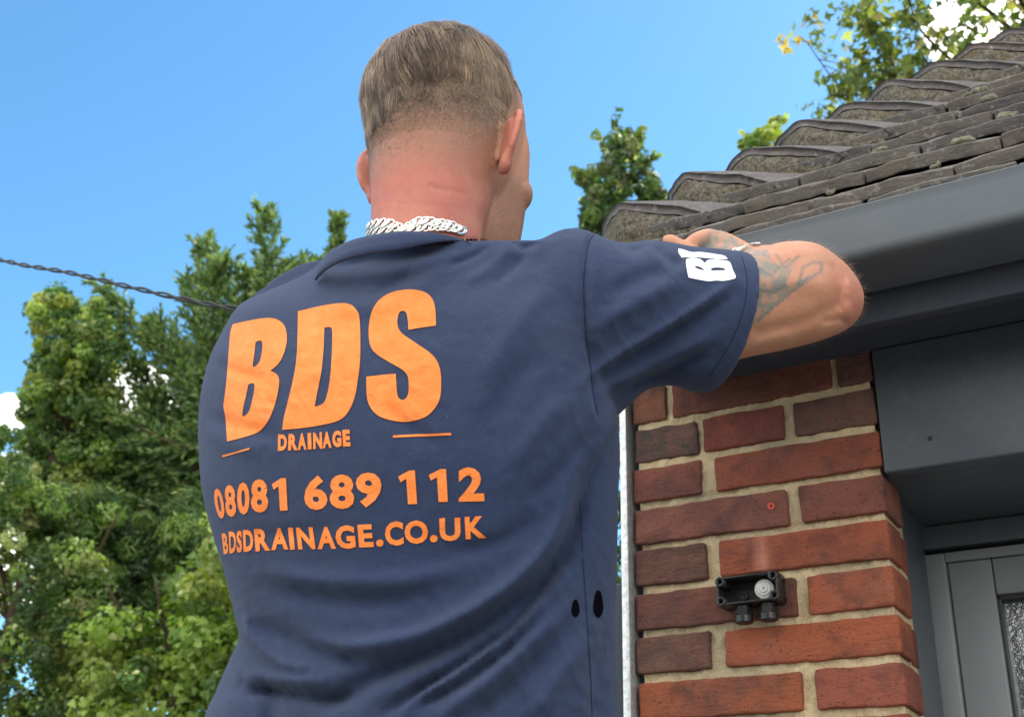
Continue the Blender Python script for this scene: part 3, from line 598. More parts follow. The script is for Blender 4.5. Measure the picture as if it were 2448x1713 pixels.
tat = tat & (dt < 1.3) | hand & (dt > 1.38)
fattr(bme, 'tattoo', tat.astype(float))
ln = np.zeros(len(V))
for pl in ([(1790, 640), (1800, 600), (1822, 588), (1843, 590), (1840, 610), (1815, 625), (1795, 640), (1770, 655)], [(1700, 720), (1730, 690), (1770, 660)], [(1700, 600), (1730, 620), (1745, 600), (1770, 580)], [(1700, 650), (1735, 655), (1760, 640)], [(1740, 570), (1760, 600), (1790, 575)]):
    ln = np.maximum(ln, np.exp(-(pdist(P2, pl) / 3.2) ** 2))
fattr(bme, 'tatline', ln * (dt < 1.3) * (P2[:, 0] > 1690))
btree = BVHTree.FromPolygons([tuple(v) for v in V], [tuple(p.vertices) for p in bme.polygons])
def child(name, me, mat, parent, smooth=True):
    o = link(name, me, mat, None, smooth); o.parent = parent; return o
# ---- hair: strands combed out from the crown, fading to stubble
tri = [p for p in bme.polygons]
pc = np.empty(len(bme.polygons) * 3, np.float32); bme.polygons.foreach_get('center', pc); pc = pc.reshape(-1, 3).astype(float)
pn = np.empty(len(bme.polygons) * 3, np.float32); bme.polygons.foreach_get('normal', pn); pn = pn.reshape(-1, 3).astype(float)
ph_ = hl(pc); pnl = pn @ HR
lx, ly, lz = ph_.T
iseara = ((lx / .0755) ** 2 + ((ly - .008) / .099) ** 2 > 1.05) & (np.abs(lx) > .06) & (lz < .045) & (ly > -.055)
nf = np.array([noise.noise(Vector(p * 30)) for p in ph_])
line2 = .010 + .045 * np.clip((lx - .0) / .05, 0, 1) - .010 * np.clip(-lx / .05, 0, 1) + nf * .012
top = (lz > line2) & ((ly < .035 - .02 * (lx > .045)) | ((lz > .085) & (ly < .065))) & (lz > -.2) & ~iseara & (np.abs(lx) < .1)
dens = np.where(top, 1.0, 0)
fade = (~top) & (lz > -.07 + .02 * nf) & (ly < .012) & ~iseara & (np.abs(lx) < .09) & (lz < .07)
dens2 = np.where(fade, np.clip((lz + .07 - .03 * np.clip(lx / .05, 0, 1)) / .08, .0, 1) ** 1.5, 0)
def strands(prob, nst, lfun, wid, name, sub=5, fadecol=False):
    idx = rng.choice(len(prob), nst, p=prob / prob.sum()); c = ph_[idx] + rng.normal(0, .0008, (nst, 3)); n_ = pnl[idx]
    crown = np.array([-.022, -.045, .115]); v = c - crown; r = np.linalg.norm(v, axis=1, keepdims=True); d = v / (r + 1e-6)
    sw = np.cross(np.array([0, -.35, 1.]), v); sw /= np.linalg.norm(sw, axis=1, keepdims=True) + 1e-9
    d = d + sw * (-.42 * np.exp(-r / .06) + .16 * (c[:, :1] < -.01) - .12 * (c[:, :1] > .02)) + np.array([0, 0, -.35]) * (c[:, 2:] < .1)
    f = np.array([tuple(noise.noise_vector(Vector(q * 26))) for q in c]); f2 = np.array([tuple(noise.noise_vector(Vector(q * 90))) for q in c])
    d = d + f * .45 + f2 * .22 + rng.normal(0, .09, (nst, 3)); d -= n_ * (d * n_).sum(1, keepdims=True); d /= np.linalg.norm(d, axis=1, keepdims=True)
    Ls, lift = lfun(c, r[:, 0]); Ls = Ls * rng.uniform(.7, 1.15, nst)
    side_ = np.cross(d, n_); ts = np.linspace(0, 1, sub); W0 = wid * rng.uniform(.7, 1.3, nst)
    pts = []
    for t in ts:
        p = c + d * (Ls * t)[:, None] + n_ * (Ls * lift * (t - .75 * t * t))[:, None] - n_ * ((Ls * t) ** 2 / (2 * .085) * .9)[:, None]; p = p + f2 * (Ls * .12 * t)[:, None]; pts.append(p)
    if sub > 3:
        nl = nst // 7; li = rng.choice(nst, nl, replace=False)
        from mathutils.kdtree import KDTree
        kd = KDTree(nl); [kd.insert(Vector(c[j]), q) for q, j in enumerate(li)]; kd.balance()
        own = np.array([li[kd.find(Vector(q))[1]] for q in c])
        for k, t in enumerate(ts): pts[k] = pts[k] + (pts[k][own] - pts[k]) * (t ** 1.2) * .5
    else: own = np.arange(nst)
    base = np.array([.055, .038, .028]); hi = np.array([.42, .3, .205])
    clump = np.clip(.34 + .75 * np.array([noise.noise(Vector(q * 70)) for q in c]) + rng.normal(0, .2, nst)[own] + rng.normal(0, .16, nst), 0, 1)[:, None]
    rim_warm = np.clip((c[:, :1] - .03) / .04, 0, 1); col = base * (1 - clump) + hi * clump; col = col * (1 - rim_warm * .25) + rim_warm * .25 * np.array([.5, .33, .17])  # right-side strands tinted to carry the sun's rim light
    Q = []; 
    for k in range(sub - 1):
        wa = W0 * (1 - .75 * ts[k]); wb = W0 * (1 - .75 * ts[k + 1])
        for s_a in ((side_, n_ * .5),):
            A_ = pts[k] - side_ * wa[:, None]; B_ = pts[k] + side_ * wa[:, None] ; C_ = pts[k + 1] + side_ * wb[:, None]; D_ = pts[k + 1] - side_ * wb[:, None]
            ma = pts[k] + n_ * wa[:, None]; mb_ = pts[k + 1] + n_ * wb[:, None]
            Q.append(np.stack([A_, ma, mb_, D_], 1)); Q.append(np.stack([ma, B_, C_, mb_], 1))
    Q = np.stack(Q, 1); k_ = Q.shape[1]; Vq = hw(Q.reshape(-1, 3))
    return Vq, np.repeat(col, k_, 0)
def ltop(c, r): z = c[:, 2]; fr = np.clip(1 - (c[:, 1] - .0) / .03 * (c[:, 0] > .02), .22, 1); f = np.clip((z - .0 - .035 * np.clip(c[:, 0] / .05, 0, 1)) / .09, 0, 1); return (.008 + .033 * f ** .7) * fr, .25 + .4 * f
V1, c1 = strands(dens, 30000, ltop, .00030, 'h')
V2, c2 = strands(dens2, 34000, lambda c, r: (.0010 + .0045 * np.clip((c[:, 2] + .02) / .07, 0, 1) ** 1.5, .3), .00017, 'h2', 3)
hme = quadmesh(np.concatenate([V1, V2]), 4, 'hair', np.concatenate([c1, c2 * .9]))
hair = child('hair', hme, M['hair'], person); hair['label'] = 'short light brown hair, faded at the back and sides'
pxy = pix(pc); am_ = (pxy[:, 0] > 1700) & (pxy[:, 0] < 1945) & (pxy[:, 1] > 530) & (pxy[:, 1] < 800) & (pxy[:, 2] < 1.4)
ii = rng.choice(np.nonzero(am_)[0], 2600); c = pc[ii] + rng.normal(0, .001, (2600, 3)); n_ = pn[ii]; ax_ = np.array(at(1900, 640, 1.24) - at(1700, 640, 1.2)); ax_ /= np.linalg.norm(ax_)
d = ax_ + rng.normal(0, .35, (2600, 3)); d -= n_ * (d * n_).sum(1, keepdims=True); d /= np.linalg.norm(d, axis=1, keepdims=True); d = d * .75 + n_ * rng.uniform(.3, .8, (2600, 1)); l_ = rng.uniform(.005, .012, (2600, 1)); sd = np.cross(d, n_) * .00006
child('arm_hair', quadmesh(np.stack([c - sd, c + sd, c + d * l_ + sd * .3, c + d * l_ - sd * .3], 1), 4, 'arm_hair', np.tile([.55, .33, .18], (2600, 1))), M['hair'], person)
# eyes and brows (turned away from the camera)
for sx in (-1, 1):
    V_, F_ = ball((0, 0, 0), (.0115, .0115, .0115)); child('eye', mesh(hw(V_ + np.array([sx * .031, .0815, .008])), F_), M['whitep'], person)
# ---- T-shirt
tb = MB()
TR_ = [(512, 1215, 1285, 1.145, .012, -.01), (522, 1180, 1330, 1.15, .03, -.02), (540, 790, 1340, 1.19, .045, -.05), (560, 742, 1350, 1.195, .058, -.055), (590, 716, 1352, 1.197, .068, -.06), (615, 680, 1352, 1.197, .078, -.065), (640, 625, 1350, 1.197, .086, -.065), (665, 568, 1350, 1.195, .093, -.065), (690, 532, 1350, 1.193, .1, -.065), (730, 506, 1350, 1.188, .107, -.065), (800, 470, 1355, 1.18, .117, -.06), (870, 452, 1365, 1.172, .122, -.055), (930, 445, 1385, 1.165, .125, -.05),
       (1000, 443, 1391, 1.157, .126, -.045), (1080, 449, 1390, 1.148, .124, -.04), (1170, 468, 1388, 1.138, .12, -.035), (1270, 498, 1384, 1.128, .115, -.03), (1370, 522, 1380, 1.118, .112, -.03), (1440, 540, 1380, 1.11, .112, -.03), (1520, 552, 1384, 1.10, .113, -.03), (1610, 552, 1388, 1.092, .116, -.03), (1800, 545, 1400, 1.07, .12, -.03), (2100, 540, 1410, 1.04, .125, -.03), (2160, 560, 1395, 1.035, .115, -.03)]
tb.add(*loft([bring(y, a, b_, d, t, s_, 2.25, 56) for y, a, b_, d, t, s_ in TR_[2:]], 3))
tb.add(*loft([bring(y, a, b_, d, t, 0, 2, 30) for y, a, b_, d, t in ((1415, 545, 640, 1.15, .03), (1440, 532, 680, 1.15, .05), (1500, 505, 700, 1.145, .07), (1560, 480, 700, 1.14, .08), (1610, 460, 700, 1.135, .085), (1800, 430, 700, 1.11, .09), (2100, 440, 700, 1.08, .09))], 3))
SL = [((1200, 545), (1230, 900), 1.16, .075, 0), ((1265, 514), (1290, 960), 1.155, .08, 0), ((1320, 517), (1345, 962), 1.155, .08, 0), ((1365, 535), (1405, 915), 1.16, .078, 2), ((1410, 541), (1445, 878), 1.165, .076, 4), ((1455, 536), (1480, 866), 1.17, .074, 8), ((1500, 542), (1515, 866), 1.175, .072, 14), ((1560, 554), (1550, 878), 1.18, .070, 22), ((1625, 559), (1578, 881), 1.187, .068, 34), ((1685, 565), (1594, 872), 1.195, .066, 50)]
tb.add(*loft([lring(a, b_, d, t, bw_, 2.1, 44) for a, b_, d, t, bw_ in SL], 3))
# left sleeve, around the arm reaching forward
tb.add(*tube([at(640, 720, 1.25), at(735, 820, 1.30), at(830, 920, 1.375)], [.085, .08, .076], 26, 3))
sme = fuse(tb, .0036, 6, .5)
V = verts(sme); NV = norms(sme); P = pix(V); XY = P[:, :2]
vd = (CAM - V); vd /= np.linalg.norm(vd, axis=1, keepdims=True); face = np.clip(((NV * vd).sum(1) + .15) / .5, 0, 1) * (P[:, 2] < 1.24)
disp = np.zeros(len(V))
def fold(poly, amp, w, asym=0, taper=True):
    global disp
    poly = crom(np.array(poly, float), 6); d = pdist(XY, poly); g = np.exp(-(d / w) ** 2)
    if taper:
        e = np.minimum(np.hypot(*(XY - poly[0]).T), np.hypot(*(XY - poly[-1]).T)); L_ = np.hypot(*(np.diff(poly, axis=0)).T).sum(); g = g * np.clip(e / (L_ * .22), .0, 1) ** .7
    disp += amp * g
mm = .001
# big swags from the right armpit down to the left of the waist
fold([(1345, 990), (1310, 1090), (1276, 1208), (1213, 1298), (1141, 1361), (1029, 1433), (916, 1482), (809, 1532), (700, 1600)], -23.9 * mm, 22)
fold([(1300, 1060), (1250, 1190), (1180, 1280), (1096, 1345), (984, 1405), (894, 1436), (760, 1450), (640, 1425)], 15.2 * mm, 22)
fold([(1290, 1230), (1231, 1307), (1150, 1400), (1096, 1442), (1006, 1505), (930, 1550), (840, 1610)], -19.6 * mm, 13)
fold([(1262, 1290), (1200, 1365), (1120, 1440), (1051, 1490), (970, 1545), (880, 1610)], 13.0 * mm, 12)
fold([(1190, 1400), (1119, 1469), (1006, 1545), (900, 1590)], -10.9 * mm, 12)
fold([(1290, 1340), (1180, 1450), (1090, 1530), (960, 1620)], 10.9 * mm, 20)
fold([(1240, 1440), (1140, 1540), (1040, 1620)], -8.7 * mm, 17)
fold([(560, 1385), (640, 1428), (760, 1470), (850, 1490)], -13.0 * mm, 20)
fold([(545, 1541), (624, 1553), (728, 1566), (800, 1560)], -19.6 * mm, 14)
fold([(545, 1510), (640, 1520), (740, 1530)], 10.9 * mm, 15)
fold([(600, 1312), (700, 1338), (827, 1352), (950, 1345)], -8.7 * mm, 22)
fold([(560, 1275), (720, 1300), (900, 1302), (1050, 1270)], 6.5 * mm, 22)
fold([(539, 1370), (570, 1428), (629, 1482), (700, 1500)], 10.9 * mm, 11)
fold([(1320, 1420), (1250, 1520), (1180, 1620)], 8.7 * mm, 23); fold([(1345, 1440), (1340, 1540), (1330, 1640)], -6.5 * mm, 18)
fold([(1000, 1245), (1120, 1215), (1220, 1150)], -5.5 * mm, 20)
# panel under the arm lies behind the back panel
edge = crom(np.array([(1398, 925), (1372, 962), (1346, 1010), (1322, 1070), (1300, 1140), (1285, 1200), (1262, 1260)], float), 6)
de = pdist(XY, edge); right_ = inpoly(XY, list(map(tuple, edge)) + [(1300, 1330), (1420, 1330), (1440, 925)])
disp += -9 * mm * right_ * np.clip(de / 9, 0, 1) * np.exp(-(de / 60) ** 2) * np.clip((1330 - XY[:, 1]) / 160, 0, 1)
# sleeve
fold([(1650, 628), (1564, 688), (1476, 740), (1389, 792), (1330, 835), (1290, 880)], 10.5 * mm, 11)
fold([(1640, 662), (1565, 712), (1485, 765), (1400, 812), (1340, 850)], -10.5 * mm, 15)
fold([(1610, 745), (1540, 780), (1460, 820), (1371, 862), (1330, 900)], 8.8 * mm, 15); fold([(1600, 790), (1520, 820), (1430, 862), (1360, 900)], -8.8 * mm, 16)
fold([(1530, 622), (1450, 668), (1371, 712), (1330, 750)], 7.0 * mm, 20); fold([(1500, 600), (1420, 630), (1360, 670)], -5.3 * mm, 18)
fold([(1390, 540), (1420, 560), (1450, 545)], -6.1 * mm, 12, taper=False); fold([(1480, 560), (1520, 590), (1535, 560)], -5.3 * mm, 12, taper=False)
fold([(1560, 870), (1500, 845), (1440, 860), (1400, 900)], -5.3 * mm, 14)
fold([(1333, 522), (1319, 548), (1309, 632), (1313, 737), (1322, 807), (1330, 880), (1345, 940)], -4.5 * mm, 6, taper=False)
fold([(1345, 560), (1330, 640), (1333, 740), (1345, 820)], 2.1 * mm, 10)
# yoke and back
fold([(700, 640), (790, 620), (880, 608), (960, 590), (1030, 560)], 8.0 * mm, 17); fold([(745, 600), (820, 580), (900, 572), (1000, 556)], -10.5 * mm, 12)
fold([(690, 700), (760, 690), (850, 680), (930, 650), (1010, 600), (1090, 565)], 5.3 * mm, 22); fold([(830, 650), (880, 640), (930, 610)], -5.3 * mm, 15)
fold([(1100, 548), (1060, 575), (1000, 600)], -5.3 * mm, 8); fold([(1155, 545), (1110, 590), (1040, 640)], 5.3 * mm, 13); fold([(1180, 560), (1150, 600), (1100, 640)], -5.3 * mm, 11); fold([(1150, 536), (1170, 552), (1195, 545)], -7.0 * mm, 10, taper=False)
fold([(1260, 620), (1180, 700), (1120, 790), (1080, 880)], 4.3 * mm, 28); fold([(1230, 780), (1150, 860), (1100, 960)], -4.3 * mm, 28); fold([(1290, 880), (1210, 960), (1140, 1060)], 5.3 * mm, 27); fold([(1330, 960), (1260, 1050), (1180, 1130)], -5.3 * mm, 18)
fold([(470, 800), (520, 830), (600, 850)], -4.3 * mm, 13); fold([(455, 930), (520, 950), (640, 985)], -4.3 * mm, 15); fold([(455, 960), (530, 1000), (600, 1010)], 3.5 * mm, 17); fold([(850, 905), (920, 960), (1000, 1010)], -3.5 * mm, 17)
fold([(480, 1180), (600, 1200), (760, 1180)], -2.7 * mm, 18)
rf = random.Random(21)
for q in range(30):
    x0, y0 = rf.uniform(520, 980), rf.uniform(690, 960); a_ = rf.choice([.35, -.45, 1.2, .1]) + rf.uniform(-.3, .3); l_ = rf.uniform(25, 75)
    fold([(x0, y0), (x0 + l_ * .5 * math.cos(a_), y0 + l_ * .5 * math.sin(a_) + rf.uniform(-6, 6)), (x0 + l_ * math.cos(a_), y0 + l_ * math.sin(a_))], rf.choice([-1, 1]) * rf.uniform(.7, 1.3) * mm, rf.uniform(5, 8))
nlow = np.array([noise.noise(Vector(v * 14)) for v in V]); nmid = np.array([noise.noise(Vector(v * 40 + Vector((5, 0, 0)))) if False else 0 for v in V[:1]])
wx = np.stack([XY[:, 0] * .5 + XY[:, 1] * .86, -XY[:, 0] * .86 + XY[:, 1] * .5], 1)
wr = np.array([1 - abs(noise.noise(Vector((a * .006, b * .022, 3)))) * 3.2 for a, b in wx]); wr2 = np.array([1 - abs(noise.noise(Vector((a * .012, b * .03, 9)))) * 3.2 for a, b in XY])
wm = np.clip((XY[:, 1] - 1180) / 250, 0, 1) * .9 + .35 + .5 * np.exp(-(pdist(XY, [(1330, 900), (1420, 700)]) / 110) ** 2)
disp += nlow * 1.6 * mm + (np.clip(wr, 0, 1) ** 2 * 1.6 + np.clip(wr2, 0, 1) ** 2 * .8) * mm * wm * 1.25
V2_ = V + vd * (disp * face)[:, None] * .75 + NV * (disp * face)[:, None] * .25 + NV * (nlow * 2 * mm * (1 - face))[:, None]
setv(sme, V2_)
shirt = child('t_shirt', sme, M['navy'], person); shirt['label'] = 'navy cotton T-shirt with orange lettering on the back'
V = verts(sme); stree = BVHTree.FromPolygons([tuple(v) for v in V], [tuple(p.vertices) for p in sme.polygons])
# keep the body inside the cloth
BV = verts(bme); BP = pix(BV); cover = inpoly(BP[:, :2], [(700, 545), (760, 536), (840, 524), (940, 520), (1050, 530), (1110, 545), (1200, 530), (1340, 520), (1480, 548), (1560, 575), (1640, 640), (1600, 780), (1560, 860), (1440, 860), (1400, 1700), (400, 1700), (430, 800), (560, 660)]) & (BP[:, 2] < 1.36)
for i in np.nonzero(cover)[0]:
    d = Vector(BV[i] - CAM); l_ = d.length; d /= l_; h = stree.ray_cast(Vector(CAM), d, 3)
    if h[0] is not None and l_ < (h[0] - Vector(CAM)).length + .007: BV[i] = np.array(Vector(CAM) + d * ((h[0] - Vector(CAM)).length + .007))
q_ = BP[:, :2]; cr = np.zeros(len(BV))
for pl_, am, w_ in (([(1640, 640), (1760, 625), (1850, 640)], -.004, 26), ([(1700, 745), (1790, 725), (1870, 690)], .0035, 16), ([(1905, 640), (1918, 672), (1905, 700)], -.006, 17), ([(1868, 600), (1888, 640), (1880, 680)], .0035, 10), ([(1850, 720), (1885, 715), (1910, 735)], .003, 8), ([(1800, 580), (1850, 590)], .002, 16), ([(1893, 622), (1900, 650)], .0012, 4), ([(1883, 690), (1899, 705)], .0012, 4), ([(1660, 785), (1760, 755)], -.002, 14)): cr += am * np.exp(-(pdist(q_, pl_) / w_) ** 2) * (BP[:, 2] < 1.27)
for pl_, am in (([(962, 416), (1000, 424), (1042, 434)], .0012), ([(970, 424), (1005, 432)], .0007), ([(900, 455), (980, 462), (1060, 470)], .0005)): cr += am * np.exp(-(pdist(q_, pl_) / 3.0) ** 2)
vv = CAM - BV; vv /= np.linalg.norm(vv, axis=1, keepdims=True); BV = BV - vv * (cr * (BP[:, 2] < 1.22))[:, None]
setv(bme, BV)
def drape(x, y, off):
    """the point of the shirt seen at grid position x, y, lifted off the cloth"""
    d = Vector(at(x, y, 1) - CAM).normalized(); h = stree.ray_cast(Vector(CAM), d, 3)
    if h[0] is None or (h[0] - Vector(CAM)).length > 1.5: return None
    n = h[1] if h[1].dot(d) < 0 else -h[1]
    return h[0] - d * off * .6 + n * off * .4
def drape_bm(bm, off=.0009, step=9):
    for _ in range(7):
        e = [x for x in bm.edges if (x.verts[0].co - x.verts[1].co).length > step]
        if not e: break
        bmesh.ops.subdivide_edges(bm, edges=e, cuts=1, use_grid_fill=False); bmesh.ops.triangulate(bm, faces=[f for f in bm.faces if len(f.verts) > 3])
    last = None; bad = []
    for v in bm.verts:
        q = drape(v.co.x, v.co.y, off)
        if q is None: bad.append(v)
        else: v.co = q; last = q
    if bad: bmesh.ops.delete(bm, geom=bad, context='VERTS')
def sub(name, bm, mat, parent, label=None):
    me = bpy.data.meshes.new(name); bm.to_mesh(me); bm.free(); o = child(name, me, mat, parent, True)
    if label: o['label'] = label
    return o
def fillpoly(bm, outer, holes=()):
    es = []
    for lp in [outer, *holes]:
        vs = [bm.verts.new((x, y, 0)) for x, y in lp]
        for i in range(len(vs)): es.append(bm.edges.new((vs[i], vs[(i + 1) % len(vs)])))
    bmesh.ops.triangle_fill(bm, edges=es, use_beauty=True, use_dissolve=False)
def smoothloop(P, corners=(), k=4):
    """closed curve through points; listed corner indices stay sharp"""
    P = np.array(P, float); n = len(P); out = []
    for i in range(n):
        a, b_, c, d = P[(i - 1) % n], P[i], P[(i + 1) % n], P[(i + 2) % n]
        if i in corners: a = b_ - (c - b_) * .3 if True else a
        if (i + 1) % n in corners: d = c + (c - b_) * .3
        for t in np.linspace(0, 1, k, endpoint=False): out.append(tuple(.5 * ((2 * b_) + (-a + c) * t + (2 * a - 5 * b_ + 4 * c - d) * t * t + (-a + 3 * b_ - 3 * c + d) * t ** 3)))
    return out
K5 = lambda P: [((450 + x / 2.00875) / S, (600 + y / 2.00875) / S) for x, y in P]
bm = bmesh.new()
Bo = [(215, 352), (300, 333), (380, 322), (430, 330), (462, 358), (474, 400), (472, 450), (455, 505), (430, 545), (395, 575), (425, 590), (438, 622), (430, 685), (412, 752), (382, 820), (338, 868), (270, 893), (188, 914), (184, 855), (180, 800), (170, 745), (182, 650), (190, 560), (198, 450), (204, 390)]
fillpoly(bm, smoothloop(K5(Bo), (0, 9, 17, 20)), [smoothloop(K5(q), (0,)) for q in ([(325, 437), (348, 430), (358, 448), (352, 500), (340, 538), (312, 555), (318, 500)], [(290, 640), (312, 635), (320, 652), (308, 720), (290, 775), (262, 792), (268, 740), (280, 690)])])
fillpoly(bm, smoothloop(K5([(528, 290), (620, 268), (720, 252), (775, 256), (808, 282), (824, 330), (827, 500), (815, 620), (800, 700), (770, 770), (725, 812), (640, 835), (540, 850), (452, 858), (460, 800), (485, 700), (510, 590), (522, 500), (526, 400)]), (0, 13)), [smoothloop(K5([(655, 368), (678, 366), (692, 385), (690, 500), (683, 600), (670, 680), (650, 730), (608, 748), (620, 680), (640, 580), (650, 480)]), (0, 7))])
fillpoly(bm, smoothloop(K5([(1190, 358), (1140, 365), (1058, 378), (1055, 330), (1048, 298), (1034, 288), (1018, 292), (1008, 312), (1005, 345), (1012, 375), (1035, 402), (1090, 440), (1150, 480), (1190, 520), (1210, 570), (1215, 640), (1208, 710), (1180, 760), (1140, 795), (1080, 815), (1020, 819), (950, 806), (900, 780), (870, 740), (858, 690), (856, 603), (920, 596), (998, 588), (1000, 640), (1006, 692), (1020, 712), (1040, 712), (1055, 690), (1060, 650), (1055, 602), (1030, 570), (960, 530), (900, 490), (874, 450), (867, 380), (878, 305), (905, 250), (950, 212), (1010, 191), (1080, 186), (1140, 200), (1175, 235), (1187, 285)]), (0, 2, 25, 27)))
for a, b_, w in ((((500 + 143 / 4.464), (1000 + 403 / 4.464)), ((500 + 432 / 4.464), (1000 + 321 / 4.464)), 1.7), (((820 + 535 / 4.464), (1000 + 192 / 4.464)), ((820 + 1155 / 4.464), (1000 + 165 / 4.464)), 2.3)):
    a = np.array(a) / S; b_ = np.array(b_) / S; nn = np.array([-(b_ - a)[1], (b_ - a)[0]]); nn = nn / np.linalg.norm(nn) * w / S * 1.2
    fillpoly(bm, [tuple(a - nn), tuple(b_ - nn), tuple(b_ + nn), tuple(a + nn)])
# smaller lines of type
def glyph(ch, bold):
    cu = bpy.data.curves.new('t', 'FONT'); cu.body = ch; cu.offset = bold; cu.resolution_u = 3
    o = bpy.data.objects.new('t', cu); C.objects.link(o); dg = bpy.context.evaluated_depsgraph_get(); me = bpy.data.meshes.new_from_object(o.evaluated_get(dg)); bpy.data.objects.remove(o); bpy.data.curves.remove(cu); return me
def putglyph(bm, ch, quad, bold=.028):
    """quad: tl, tr, br, bl in grid px"""
    if ch == '1': 
        P_ = [(.42, 0), (1, 0), (1, 1), (.62, 1), (0, .8), (.12, .62), (.42, .76)] if True else None
        V_ = np.array([(1.0, 0), (1.0, 1.0), (.66, 1.0), (0, .83), (.1, .66), (.46, .76), (.46, 0)]); Fs = None
        tl, tr, br, bl = [np.array(q, float) for q in quad]
        fillpoly(bm, [tuple((bl * (1 - u) + br * u) * (1 - v) + (tl * (1 - u) + tr * u) * v) for u, v in V_]); return
    if ch == '.':
        tl, tr, br, bl = [np.array(q, float) for q in quad]; c = (tl + tr + br + bl) / 4
        fillpoly(bm, [tuple(c + (tr - tl) / 2 * math.cos(a) + (tl - bl) / 2 * math.sin(a)) for a in np.linspace(0, 2 * math.pi, 20, endpoint=False)]); return
    me = glyph(ch, bold); V_ = verts(me)[:, :2]; lo, hi = V_.min(0), V_.max(0); U = (V_ - lo) / (hi - lo)
    tl, tr, br, bl = [np.array(q, float) for q in quad]; vs = []
    for u, v in U: q = (bl * (1 - u) + br * u) * (1 - v) + (tl * (1 - u) + tr * u) * v; vs.append(bm.verts.new((q[0], q[1], 0)))
    for p in me.polygons:
        try: bm.faces.new([vs[i] for i in p.vertices])
        except ValueError: pass
    bpy.data.meshes.remove(me)
def T(ox, P): return [((ox + x / 4.464) / S, (1000 + y / 4.464) / S) for x, y in P]
for ch, ox, P in (('0', 500, [(38, 745), (135, 742), (185, 1066), (92, 1068)]), ('8', 500, [(160, 710), (275, 706), (298, 1046), (185, 1048)]), ('0', 500, [(298, 680), (430, 677), (438, 1022), (305, 1024)]), ('8', 500, [(447, 648), (622, 645), (638, 1000), (450, 1003)]), ('1', 500, [(668, 640), (822, 633), (840, 978), (690, 986)]),
                  ('6', 500, [(1012, 608), (1250, 603), (1272, 972), (1020, 976)]), ('8', 500, [(1285, 598), (1540, 594), (1556, 962), (1290, 966)]), ('9', 820, [(135, 576), (408, 573), (420, 945), (145, 950)]), ('1', 820, [(588, 558), (768, 552), (792, 910), (612, 916)]), ('1', 820, [(913, 543), (1100, 538), (1120, 886), (935, 892)]), ('2', 820, [(1228, 522), (1490, 519), (1510, 880), (1236, 886)]),
                  ('B', 500, [(136, 1225), (196, 1218), (212, 1438), (160, 1446)]), ('D', 500, [(212, 1205), (290, 1200), (292, 1430), (220, 1438)]), ('S', 500, [(294, 1195), (352, 1190), (357, 1425), (298, 1430)]), ('D', 500, [(362, 1187), (470, 1182), (477, 1415), (372, 1420)]), ('R', 500, [(480, 1176), (632, 1171), (656, 1405), (500, 1416)]), ('A', 500, [(660, 1168), (840, 1163), (848, 1394), (666, 1402)]), ('I', 500, [(843, 1162), (896, 1160), (918, 1394), (866, 1398)]), ('N', 500, [(928, 1160), (1106, 1156), (1138, 1390), (954, 1394)]), ('A', 500, [(1152, 1156), (1346, 1150), (1356, 1386), (1160, 1392)]), ('G', 500, [(1342, 1140), (1548, 1136), (1570, 1386), (1360, 1390)]),
                  ('E', 820, [(154, 1132), (308, 1125), (332, 1368), (175, 1374)]), ('.', 820, [(355, 1290), (434, 1286), (434, 1362), (357, 1366)]), ('C', 820, [(446, 1098), (640, 1093), (652, 1352), (452, 1356)]), ('O', 820, [(655, 1088), (905, 1082), (912, 1334), (660, 1338)]), ('.', 820, [(928, 1242), (1010, 1238), (1010, 1316), (930, 1320)]), ('U', 820, [(1028, 1064), (1250, 1054), (1258, 1302), (1035, 1308)]), ('K', 820, [(1298, 1048), (1506, 1038), (1532, 1270), (1310, 1286)]),
                  ('D', 500, [(740, 170), (835, 168), (830, 342), (735, 345)]), ('R', 500, [(850, 165), (940, 160), (950, 338), (845, 340)]), ('A', 500, [(950, 160), (1035, 155), (1042, 332), (948, 335)]), ('I', 500, [(1052, 155), (1090, 152), (1096, 328), (1056, 330)]), ('N', 500, [(1112, 150), (1205, 145), (1212, 322), (1112, 326)]), ('A', 500, [(1215, 142), (1298, 138), (1308, 312), (1214, 316)]), ('G', 500, [(1315, 130), (1410, 128), (1416, 302), (1318, 308)]), ('E', 500, [(1424, 122), (1502, 118), (1510, 295), (1432, 300)])):
    small = ox == 500 and P[0][1] < 200
    putglyph(bm, ch, T(ox, P), .055 if small else .042)
drape_bm(bm); sub('lettering', bm, M['orange'], shirt)
Z6 = lambda P: [((1500 + x / 6.56) / S, (520 + y / 6.56) / S) for x, y in P]
bm = bmesh.new()
fillpoly(bm, smoothloop(Z6([(925, 660), (975, 638), (1060, 636), (1150, 662), (1215, 722), (1240, 682), (1300, 662), (1440, 668), (1560, 682), (1612, 715), (1650, 822), (1697, 940), (1600, 982), (1500, 996), (1390, 990), (1270, 1000), (1110, 975), (955, 942), (935, 850), (920, 740)]), (4, 12, 17)), [smoothloop(Z6([(1050, 768), (1120, 772), (1205, 825), (1150, 822), (1085, 800)])), smoothloop(Z6([(1320, 798), (1400, 786), (1505, 798), (1525, 826), (1420, 832), (1318, 832)]))])
fillpoly(bm, smoothloop(Z6([(792, 490), (860, 500), (1000, 545), (1150, 545), (1350, 572), (1510, 600), (1572, 652), (1450, 658), (1250, 640), (1000, 622), (850, 632), (800, 560)]), (0, 6, 10)))
drape_bm(bm, .0009, 7); sub('sleeve_lettering', bm, M['whitepr'], shirt)
